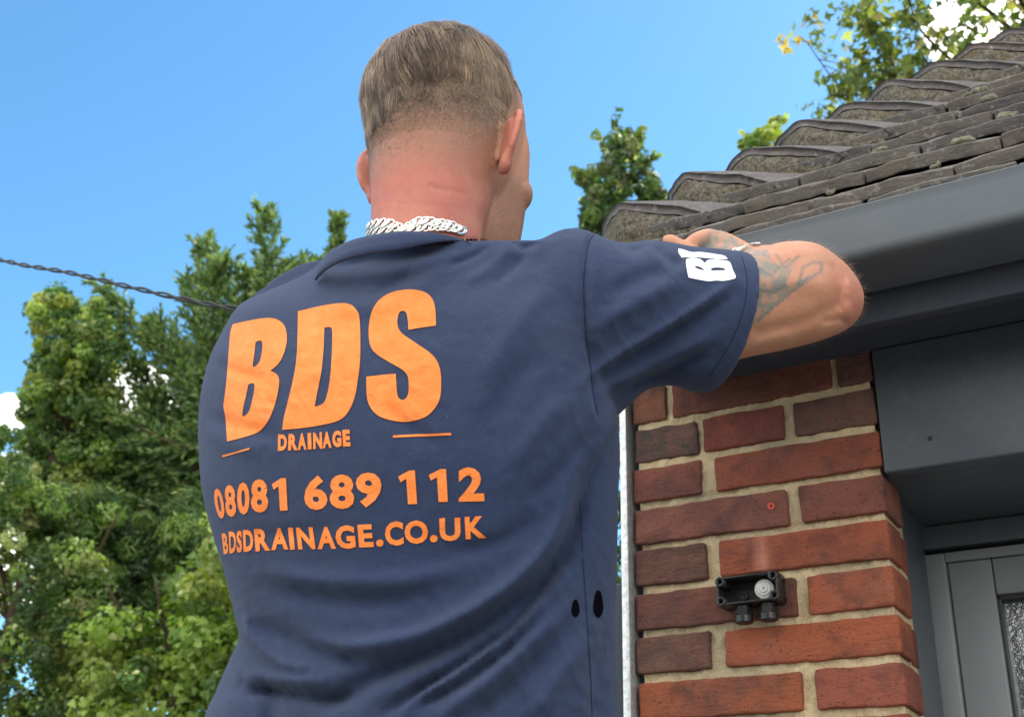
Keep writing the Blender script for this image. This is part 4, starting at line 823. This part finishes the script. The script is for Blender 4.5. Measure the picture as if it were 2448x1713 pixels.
def ribbon(bm, poly, w, k=8):
    P = crom(np.array(poly, float), k)
    t = np.gradient(P, axis=0); t /= np.linalg.norm(t, axis=1, keepdims=True); n = np.stack([-t[:, 1], t[:, 0]], 1) * w
    a = [bm.verts.new((*q, 0)) for q in P + n]; b_ = [bm.verts.new((*q, 0)) for q in P - n]
    for i in range(len(P) - 1): bm.faces.new((a[i], a[i + 1], b_[i + 1], b_[i]))
for pl_, w_ in (([(1333, 526), (1319, 548), (1309, 632), (1313, 737), (1322, 807), (1330, 880), (1340, 930)], .9), ([(1300, 1120), (1303, 1180), (1307, 1260), (1313, 1340), (1318, 1420), (1324, 1520), (1328, 1620)], .9), ([(1663, 575), (1674, 620), (1672, 670), (1655, 730), (1625, 790), (1590, 845)], .7), ([(716, 612), (760, 588), (830, 563), (900, 554), (970, 549), (1020, 545)], .7)):
    bm = bmesh.new(); ribbon(bm, pl_, w_); drape_bm(bm, .0006, 12); sub('seam', bm, M['seam'], shirt)
for cx_, cy_, rx, ry in ((1290, 1363, 9, 20), (1341, 1353, 11, 31)):
    bm = bmesh.new(); fillpoly(bm, [(cx_ + rx * math.cos(a) * (1 + .12 * math.sin(3 * a)), cy_ + ry * math.sin(a)) for a in np.linspace(0, 2 * math.pi, 22, endpoint=False)])
    drape_bm(bm, .0007, 9); sub('torn_hole_patch', bm, M['hole'], shirt)  # black patch laid on the cloth for the dark inside the tear
# collar: ribbed band around the neck
b = MB()
cc = [at(716, 597, 1.215), at(742, 566, 1.165), at(790, 540, 1.13), at(860, 524, 1.105), at(930, 518, 1.098), at(1000, 521, 1.10), at(1050, 534, 1.14), at(1085, 552, 1.18), at(1100, 560, 1.22), at(1085, 590, 1.28), at(1040, 620, 1.33), at(930, 640, 1.345), at(820, 635, 1.33), at(745, 615, 1.28)]
P = crom(np.array(cc + [cc[0]]), 8)[:-1]; ctr = P.mean(0); rings = []
for i in range(len(P)):
    o = P[i] - ctr; o[2] = 0; o /= np.linalg.norm(o)
    prof = [(0, .0), (.003, -.001), (.0055, -.006), (.008, -.014), (.0095, -.021), (.006, -.022), (.002, -.014), (-.001, -.004)]
    px_ = pix(P[i]); f_ = np.clip((1050 - px_[0]) / 150, .12, 1) if px_[2] < 1.2 else .3
    rings.append([P[i] + o * (a * .6 * f_ + .001 * f_) + np.array([0, 0, z * f_ - .004 * (1 - f_)]) for a, z in prof])
rings.append(rings[0]); V_, F_ = loft(rings, 1, False); b.add(V_, F_)
child('collar', mesh(b.V, b.F), M['navy'], shirt)
# chain necklace: flat curb links, doubled at the nape
def chain(path, parent, name, lw, pitch, tree=None, off=.003):
    P = crom(np.array(path, float), 10); seg = np.linalg.norm(np.diff(P, axis=0), axis=1); cum = np.concatenate([[0], np.cumsum(seg)]); n = int(cum[-1] / pitch); b = MB()
    for i in range(n + 1):
        s_ = i * pitch; p = np.array([np.interp(s_, cum, P[:, k]) for k in range(3)]); q = np.array([np.interp(min(s_ + .002, cum[-1]), cum, P[:, k]) for k in range(3)]); t = q - p + 1e-9; t /= np.linalg.norm(t)
        o = Vector(p); h = btree.find_nearest(o); nrm = np.array(h[1]); p = np.array(h[0]) + nrm * off
        t = t - nrm * (t @ nrm); t /= np.linalg.norm(t); s2 = np.cross(nrm, t); tt_ = t * math.cos(.6) + s2 * math.sin(.6); ss = np.cross(nrm, tt_)
        nn = nrm * math.cos(.35) + ss * math.sin(.35) * (1 if i % 2 else -.2); ss = np.cross(nn, tt_)
        ring = [p + tt_ * lw * 1.3 * math.cos(a) + ss * lw * .8 * math.sin(a) for a in np.linspace(0, 2 * math.pi, 14, endpoint=False)]
        rr2 = []
        for k in range(14):
            d = ring[(k + 1) % 14] - ring[k - 1]; d /= np.linalg.norm(d); u_ = np.cross(d, nn); rr2.append([ring[k] + (u_ * math.cos(a) * 1.2 + nn * math.sin(a) * .9) * lw * .24 for a in np.linspace(0, 2 * math.pi, 7, endpoint=False)])
        rr2.append(rr2[0]); V_, F_ = loft(rr2, 1, False); b.add(V_, F_)
    return child(name, mesh(b.V, b.F), M['silver'], parent)
chain([at(800, 527, 1.22), at(815, 512, 1.19), at(838, 500, 1.165), at(865, 497, 1.15), at(885, 506, 1.145), at(905, 512, 1.14), at(925, 500, 1.14), at(950, 493, 1.14), at(980, 497, 1.14), at(1008, 508, 1.15), at(1035, 525, 1.16)], person, 'necklace', .0043, .0058)
chain([at(812, 530, 1.20), at(840, 517, 1.165), at(890, 515, 1.145), at(930, 513, 1.14), at(970, 509, 1.14), at(1000, 516, 1.15), at(1025, 526, 1.16)], person, 'necklace_strand', .0040, .0055)
chain([at(1648, 566, 1.43), at(1665, 563, 1.43), at(1685, 561, 1.43), at(1700, 563, 1.42), at(1706, 575, 1.41)], person, 'bracelet', .0026, .0032)
# trousers (below the frame)
b = MB()
b.add(*loft([bring(y, a, b_, d, t) for y, a, b_, d, t in ((1950, 555, 1370, 1.055, .112), (2250, 545, 1370, 1.03, .112), (2400, 560, 1360, 1.02, .1))], 3))
for sx in (-1, 1):
    hx = hipc + np.array([sx * .09, 0, .04]); b.add(*tube([hx, hx + [0, .02, -.45], hx + [0, 0, -.86]], [.1, .075, .065], 20, 3))
child('trousers', fuse(b, .008, 3), M['trouser'], person)
# ------------------------------------------------------------ trees and hedge
def pts_in(poly, n, d0, d1, edge=0):
    poly = np.array(poly, float); lo, hi = poly.min(0), poly.max(0); out = []
    while sum(map(len, out)) < n:
        q = rng.uniform(lo, hi, (n * 3, 2)); q = q[inpoly(q, poly)]; out.append(q)
    q = np.concatenate(out)[:n]; d = rng.uniform(d0, d1, n); return np.array([at(x, y, z) for (x, y), z in zip(q, d)])
def leaves(cen, size, nrm, col, shape='oval', name='foliage'):
    """one small folded face set per leaf"""
    n = len(cen); nrm = nrm + rng.normal(0, .55, (n, 3)); nrm /= np.linalg.norm(nrm, axis=1, keepdims=True)
    a = np.cross(nrm, rng.normal(0, 1, (n, 3))); a[:, 2] -= .3; a -= nrm * (a * nrm).sum(1, keepdims=True); a /= np.linalg.norm(a, axis=1, keepdims=True); b = np.cross(nrm, a)
    s = (size * rng.uniform(.6, 1.3, n))[:, None]
    if shape == 'oval':
        prof = [(-.5, 0, 0), (-.15, .34, .10), (.2, .26, .08), (.55, 0, -.06), (.2, -.26, .08), (-.15, -.34, .10)]
    elif shape == 'ivy':
        prof = [(-.45, 0, 0), (-.3, .42, .08), (.05, .3, .06), (.55, 0, -.08), (.05, -.3, .06), (-.3, -.42, .08)]
    elif shape == 'star':
        prof = [(-.4, 0, 0), (-.25, .2, .05), (-.1, .55, .1), (.1, .2, .02), (.6, 0, -.05), (.1, -.2, .02), (-.1, -.55, .1), (-.25, -.2, .05)]
    else:
        prof = [(-.6, 0, 0), (-.1, .13, .03), (.7, 0, -.03), (-.1, -.13, .03)]
    V_ = np.stack([cen + a * u * s + b * v * s + nrm * w * s for u, v, w in prof], 1)
    return V_.reshape(-1, 3), len(prof), col
def mkfol(parts, mat, parent, name='foliage'):
    n = parts[0][1]; me = quadmesh(np.concatenate([p[0] for p in parts]), n, name, np.concatenate([p[2] for p in parts])); o = link(name, me, mat, None, False); o.parent = parent
    o.matrix_parent_inverse = Matrix.Translation(-parent.location) if parent.type == 'EMPTY' else Matrix(); return o
def mixcol(n, cols, w=None):
    c = np.array(cols); i = rng.choice(len(c), n, p=w); return c[i] * rng.uniform(.75, 1.3, (n, 1)) * (1 + rng.normal(0, .05, (n, 3)))
def clumps(centres, rad, per, size, cols, w, shape, up=.35, squash=(1, 1, .8)):
    n = len(centres); N_ = n * per; c = np.repeat(centres, per, 0); v = rng.normal(0, 1, (N_, 3)); v /= np.linalg.norm(v, axis=1, keepdims=True)
    r = np.repeat(rad * rng.uniform(.6, 1.3, n), per) * rng.uniform(.35, 1.0, N_) ** .5
    p = c + v * r[:, None] * np.array(squash); cc_ = np.repeat(mixcol(n, cols, w), per, 0) * rng.uniform(.8, 1.25, (N_, 1))
    sp = rng.random(N_) < .05; cc_[sp] = np.array([.55, .6, .28]) * rng.uniform(.7, 1.2, (sp.sum(), 1))  # sun sparkle put into the colour of a few random leaves
    return leaves(p, size, v + np.array([0, 0, up]), np.clip(cc_, 0, 1), shape)
def trunk(parent, base, top, r0, r1, limbs=(), name='trunk'):
    b = MB(); base = np.array(base); top = np.array(top); P = [base * (1 - t) + top * t + np.array([noise.noise(Vector((t * 3, base[0], 1))), noise.noise(Vector((t * 3, base[1], 7))), 0]) * .25 * math.sin(math.pi * t) for t in np.linspace(0, 1, 9)]
    b.add(*tube(P, [r0, (r0 + r1) / 2, r1], 12, 2))
    for q, r in limbs: b.add(*tube(q, [r, r * .55, r * .2], 7, 4))
    o = b.build(name, M['bark'], None); o.parent = parent; o.matrix_parent_inverse = Matrix.Translation(-parent.location); return o
G1, G2, G3, G4 = (.085, .15, .055), (.135, .215, .062), (.25, .34, .09), (.07, .12, .055)
YG1, YG2 = (.27, .33, .08), (.45, .46, .22)
# ivy-clad tree, left
d0 = 8.2
T1 = empty('ivy_tree', at(190, 1400, d0 + .6) * [1, 1, 0], 'tall tree stump wrapped in ivy, standing at the far left against the sky', 'tree')
pi1 = [(88, 745), (78, 690), (118, 648), (150, 668), (178, 705), (205, 668), (232, 660), (246, 705), (236, 748), (262, 800), (250, 850), (278, 900), (285, 960), (310, 1030), (300, 1110), (250, 1150), (60, 1150), (40, 1050), (62, 960), (55, 900), (88, 820)]
cen = pts_in(pi1, 420, d0, d0 + 1.1)
f1 = clumps(cen, .09, 105, .034, [G1, G2, G3, YG1], [.35, .35, .22, .08], 'ivy'); mkfol([f1], M['leaf'], T1)
trunk(T1, at(190, 1400, d0 + .6) * [1, 1, 0], at(165, 760, d0 + .6), .2, .08)
# hedge-like thicket below: three neighbouring shrubs overgrown with climbers
def shrub(name, lab, cat, poly, n, dd, rad, per, size, cols, w, shape='ivy', group=None):
    base = at(*np.array(poly).mean(0), dd) * [1, 1, 0]; T_ = empty(name, base, lab, cat, group); cen = pts_in(poly, n, dd - .35, dd + .9); mkfol([clumps(cen, rad, per, size, cols, w, shape)], M['leaf'], T_)
    c2 = np.array(poly).mean(0); trunk(T_, base, at(c2[0], c2[1], dd + .3), .07, .03, [([at(c2[0], c2[1] + 150, dd + .3), at(c2[0] + dx, c2[1] + 20, dd + .2), at(c2[0] + dx * 1.6, c2[1] - 120, dd)], .03) for dx in (-120, -50, 60, 130)]); return T_
shrub('climber_shrub', 'ivy thicket with pale cream flower heads at the lower left edge', 'shrub', [(-250, 1010), (-60, 930), (20, 960), (60, 1040), (130, 1120), (200, 1200), (250, 1350), (240, 1500), (230, 1800), (-250, 1800)], 480, 7.2, .10, 120, .031, [G1, G2, G3, YG2], [.3, .3, .2, .2])
shrub('leafy_shrub', 'bright yellow-green shrub next to the worker, at the foot of the conifer', 'shrub', [(200, 1480), (260, 1380), (380, 1420), (400, 1300), (430, 1180), (480, 1150), (560, 1240), (700, 1400), (700, 1850), (180, 1850)], 300, 6.8, .12, 75, .046, [G2, G3, YG1, (.16, .24, .04)], [.25, .3, .25, .2])
shrub('mid_shrub', 'mid green climber-covered shrub below the ivy tree and left of the conifer', 'shrub', [(60, 1130), (150, 1090), (260, 1120), (360, 1180), (440, 1110), (470, 1200), (420, 1320), (420, 1420), (330, 1560), (220, 1600), (130, 1400)], 430, 7.8, .12, 190, .052, [G4, G1, G2, G3], [.25, .35, .25, .15], 'blade')
# conifer: drooping needle sprays
def spray(path, dd, L_, cols, dens=1.0, w=1.0):
    """one branch with side sprigs and needles; path in grid px"""
    P = crom(np.array([at(x, y, dd + k * .05) for k, (x, y) in enumerate(path)]), 6); out = []; n = len(P); segs = []
    for i in range(1, n):
        t = P[i] - P[i - 1]; tl = t / np.linalg.norm(t); f = i / n; ln_ = L_ * (1 - .75 * f) + .05
        for _ in range(max(1, int(5 * dens))):
            v = rng.normal(0, 1, 3); v -= tl * (v @ tl); v /= np.linalg.norm(v); d = tl * .75 + v * .7 + np.array([0, 0, .15]); d /= np.linalg.norm(d); q = P[i] - t * rng.random(); l_ = ln_ * rng.uniform(.4, 1.1); segs.append((q, q + d * l_ + np.array([0, 0, -.05 * l_])))
    A = np.array([s_[0] for s_ in segs]); B_ = np.array([s_[1] for s_ in segs]); m_ = 26; t = rng.uniform(.05, 1, (len(A), m_, 1)); p = (A[:, None] * (1 - t) + B_[:, None] * t).reshape(-1, 3); ax = np.repeat((B_ - A) / np.linalg.norm(B_ - A, axis=1, keepdims=True), m_, 0)
    N_ = len(p); v = rng.normal(0, 1, (N_, 3)); a = ax * .75 + v * .35; a /= np.linalg.norm(a, axis=1, keepdims=True); b = np.cross(a, rng.normal(0, 1, (N_, 3))); b /= np.linalg.norm(b, axis=1, keepdims=True); s = (.05 * w * rng.uniform(.6, 1.4, N_))[:, None]
    V_ = np.stack([p, p + a * s * .5 + b * s * .16, p + a * s, p + a * s * .5 - b * s * .16], 1).reshape(-1, 3)
    return V_, 4, np.clip(mixcol(N_, cols), 0, 1), P
T2 = empty('conifer', at(640, 1500, 8.8) * [1, 1, 0], 'dark green conifer with feathery branch tips rising left of the worker', 'tree')
NC = [(.085, .15, .075), (.125, .21, .08), (.18, .29, .09), (.27, .35, .11)]
br = [([(640, 900), (600, 760), (610, 620), (588, 478)], .34), ([(640, 860), (620, 700), (640, 610)], .35), ([(600, 900), (540, 760), (500, 640), (452, 545)], .36), ([(600, 950), (500, 820), (440, 720), (425, 630)], .34), ([(560, 950), (500, 760), (470, 660), (500, 590)], .34), ([(560, 1000), (450, 900), (380, 780), (345, 735)], .34), ([(560, 1000), (430, 860), (330, 760), (228, 640)], .26), ([(520, 1050), (400, 960), (330, 860), (262, 760)], .26),
      ([(700, 800), (690, 680), (706, 590)], .12), ([(757, 640), (757, 560), (757, 490)], .05), ([(540, 800), (540, 700), (560, 620)], .3), ([(660, 760), (680, 680), (668, 600)], .28), ([(480, 1000), (420, 900), (410, 790)], .36), ([(600, 1100), (450, 1050), (360, 960), (330, 900)], .36), ([(560, 1200), (420, 1150), (330, 1080), (270, 1040)], .36), ([(560, 1300), (430, 1240), (350, 1180), (290, 1160)], .36), ([(560, 1100), (470, 1020), (440, 960), (430, 880)], .4), ([(600, 1400), (480, 1330), (380, 1290), (320, 1280)], .34),
      ([(620, 1000), (520, 900), (470, 820), (460, 760)], .4), ([(620, 1250), (480, 1180), (420, 1100), (400, 1060)], .4), ([(560, 900), (500, 860), (440, 830)], .36), ([(650, 1350), (520, 1260), (460, 1230)], .36)]
for q in range(46):
    x0, y0 = rng.uniform(430, 560), rng.uniform(1000, 1500); x1 = x0 - rng.uniform(90, 330); y1 = y0 - rng.uniform(20, 150); br.append(([(x0, y0), ((x0 + x1) / 2, (y0 + y1) / 2 + 20), (x1, y1)], .3))
fo = []; lim = []
for pth, L_ in br:
    r = spray(pth, 8.3 + rng.uniform(-.2, .5), L_, NC, 1.5); fo.append(r[:3]); lim.append((r[3][::5], .022))
cen = pts_in([(540, 740), (500, 850), (460, 980), (440, 1130), (420, 1250), (520, 1400), (760, 1500), (860, 900), (760, 700), (640, 660)], 330, 8.5, 9.6); N_ = len(cen) * 90
c_ = np.repeat(cen, 90, 0); p = c_ + rng.normal(0, .13, (N_, 3)); a = rng.normal(0, 1, (N_, 3)) + [0, 0, .6]; a /= np.linalg.norm(a, axis=1, keepdims=True); b = np.cross(a, rng.normal(0, 1, (N_, 3))); b /= np.linalg.norm(b, axis=1, keepdims=True); s = (.085 * rng.uniform(.6, 1.4, N_))[:, None]
fo.append((np.stack([p, p + a * s * .5 + b * s * .2, p + a * s, p + a * s * .5 - b * s * .2], 1).reshape(-1, 3), 4, np.clip(mixcol(N_, NC[:3]), 0, 1)))
mkfol(fo, M['needle'], T2); trunk(T2, at(640, 1500, 8.8) * [1, 1, 0], at(640, 640, 8.8), .2, .04, lim)
# tree behind the roof corner
T3 = empty('holly_tree', at(1400, 600, 9.6) * [1, 1, 0], 'small bushy tree with upright shoots just above the worker\'s right shoulder', 'tree')
cen = np.concatenate([pts_in([(1385, 295), (1402, 318), (1438, 336), (1448, 385), (1478, 405), (1490, 470), (1494, 560), (1296, 560), (1312, 470), (1298, 395), (1335, 385), (1350, 350), (1368, 330)], 170, 9.2, 10.2), pts_in([(1335, 480), (1482, 480), (1492, 500), (1500, 640), (1500, 1800), (1290, 1800), (1290, 640), (1296, 500), (1305, 440)], 420, 9.2, 10.0)])
fo = [clumps(cen, .075, 40, .05, [G4, G1, G2, (.13, .15, .07)], [.35, .3, .2, .15], 'ivy')]
lim = []
for x0, y0, x1, y1 in ((1385, 345, 1380, 252), (1375, 340, 1335, 300), (1405, 345, 1410, 292), (1420, 345, 1440, 290), (1440, 370, 1475, 345), (1310, 400, 1285, 380)):
    k = 7; c_ = np.array([at(x0 + (x1 - x0) * t, y0 + (y1 - y0) * t, 9.5) for t in np.linspace(.15, 1, k)]); fo.append(clumps(c_, .035, 5, .06, [G1, G2, G3], None, 'ivy')); lim.append(([at(x0, y0 + 20, 9.5), at((x0 + x1) / 2, (y0 + y1) / 2, 9.5), at(x1, y1, 9.5)], .010))
mkfol(fo, M['leaf'], T3); trunk(T3, at(1400, 600, 9.6) * [1, 1, 0], at(1392, 380, 9.6), .12, .03, lim)
T4 = empty('pale_bush', at(1720, 400, 10.4) * [1, 1, 0], 'pale yellow-green bush top peeping over the middle of the hip tiles', 'shrub')
cen = pts_in([(1680, 330), (1690, 300), (1735, 272), (1765, 262), (1778, 285), (1770, 340), (1790, 420), (1670, 420)], 40, 10.2, 10.7)
fo = [clumps(cen, .09, 34, .075, [G3, YG1, G2], None, 'oval')]
for x1, y1 in ((1660, 320), (1668, 300), (1760, 258), (1790, 295), (1700, 290)): fo.append(clumps(np.array([at(1715 + (x1 - 1715) * t, 325 + (y1 - 325) * t, 10.4) for t in np.linspace(.5, 1, 4)]), .03, 4, .06, [G2, G3], None, 'oval'))
mkfol(fo, M['leaf'], T4); trunk(T4, at(1720, 400, 10.4) * [1, 1, 0], at(1722, 320, 10.4), .05, .02)
# maple, upper right
dm = 7.6; MC = [(.11, .16, .06), (.18, .24, .08), (.32, .34, .12), (.38, .28, .13)]
T5 = empty('maple_tree', at(2480, 300, dm + .5) * [1, 1, 0], 'open maple with star-shaped leaves hanging over the upper right of the roof', 'tree')
fo = []; lim = []
def mbr(path, r, n, spread, per=8):
    P = crom(np.array([at(x, y, dm + dz) for x, y, dz in path]), 8); lim.append((P[::4], r)); m_ = len(P); idx = rng.integers(int(m_ * .25), m_, n); c_ = P[idx] + rng.normal(0, spread, (n, 3)); fo.append(clumps(c_, .10, per, .072, MC, [.36, .36, .2, .08], 'star', .5))
    for j in range(0, n, 2): lim.append(([P[idx[j]], (P[idx[j]] + c_[j]) / 2 + [0, 0, .02], c_[j]], .004))
mbr([(2080, 330, .3), (2010, 160, .2), (1950, 60, .1), (1880, 20, 0)], .014, 20, .10)
mbr([(2080, 330, .3), (1960, 230, .2), (1880, 190, .1), (1810, 95, 0)], .012, 22, .09)
mbr([(2100, 330, .3), (1960, 260, .2), (1880, 215, .1), (1845, 225, 0)], .010, 18, .09)
mbr([(2060, 300, .3), (2035, 160, .2), (1955, 80, 0), (1930, -40, 0)], .010, 16, .10)
mbr([(2300, 300, .4), (2150, 150, .2), (2060, 60, .2), (2020, -80, 0)], .018, 40, .17)
mbr([(2200, 300, .4), (2110, 180, .2), (2060, 110, .2), (2050, 30, 0)], .014, 30, .14)
mbr([(2420, 260, .5), (2280, 80, .3), (2160, -20, .2), (2080, -120, 0)], .025, 36, .22)
mbr([(2460, 260, .5), (2380, 60, .3), (2260, -60, .2), (2160, -200, 0)], .03, 34, .27)
mbr([(2150, 260, .4), (2000, 230, .2), (1960, 150, .1), (1950, 190, .1)], .009, 20, .1)
# unseen crown limbs added beyond the frame, towards the sun, to shade the worker
mc = at(1060, 330, 1.25) + sdir * 6.6
for q in range(80):
    e_ = mc + rng.normal(0, 1, 3) * np.array([.75, .5, .7]); b0 = at(2480, 200, dm + .5); P = crom(np.array([b0, (b0 + e_) / 2 + rng.normal(0, .3, 3), e_]), 8); lim.append((P[::4], .02)); idx = rng.integers(10, len(P), 20); c_ = P[idx] + rng.normal(0, .22, (20, 3)); fo.append(clumps(c_, .13, 12, .085, MC, [.36, .36, .2, .08], 'star', .5))
for q in range(16):
    x1, y1 = rng.uniform(2150, 3300), rng.uniform(-1500, -120); mbr([(2480, 200, .5), ((2480 + x1) / 2 + rng.uniform(-60, 60), (200 + y1) / 2, .6), (x1, y1, rng.uniform(-.8, 1.2))], .03, 46, .34, 9)
mkfol(fo, M['maple'], T5); trunk(T5, at(2480, 300, dm + .5) * [1, 1, 0], at(2480, 120, dm + .5), .22, .1, lim)
# garden tree behind the photographer, seen only in the door glass
T6 = empty('garden_tree', (-1.5, -7.5, 0), 'garden tree mirrored in the grey door\'s glass pane', 'tree')
cen = np.array([(-1.9, -7.5, 2.5)]) + rng.normal(0, 1, (70, 3)) * [1.0, .6, .9]
mkfol([clumps(cen, .35, 40, .11, [G1, G2, G3], None, 'oval')], M['leaf'], T6); trunk(T6, (-1.5, -7.5, 0), (-1.5, -7.5, 2.4), .15, .06)
# twisted overhead cable to the eaves
pc_ = [at(-700, 440, 5.2), at(-300, 505, 3.6), at(0, 582, 2.75), at(150, 610, 2.5), at(300, 645, 2.3), at(420, 672, 2.17), at(520, 690, 2.07), at(700, 712, 1.94), at(950, 712, 1.82), at(1200, 672, 1.74), atY(1345, 640, YF - .004)]
P = crom(np.array(pc_), 60); b = MB(); seg = np.concatenate([[0], np.cumsum(np.linalg.norm(np.diff(P, axis=0), axis=1))])
for ph0 in (0, math.pi):
    pts = []
    for i, p in enumerate(P):
        t = P[min(i + 1, len(P) - 1)] - P[max(i - 1, 0)]; t /= np.linalg.norm(t); u = np.cross(t, [0, 0, 1]); u /= np.linalg.norm(u); v = np.cross(t, u); a = seg[i] / .075 * 2 * math.pi * .5 + ph0; pts.append(p + (u * math.cos(a) + v * math.sin(a)) * .0031)
    b.add(*tube(pts, .0026 if ph0 else .0022, 7))
cb = b.build('overhead_cable', M['cable']); tag(cb, 'black twisted overhead cable sagging across the sky towards the worker\'s shoulder', 'cable')
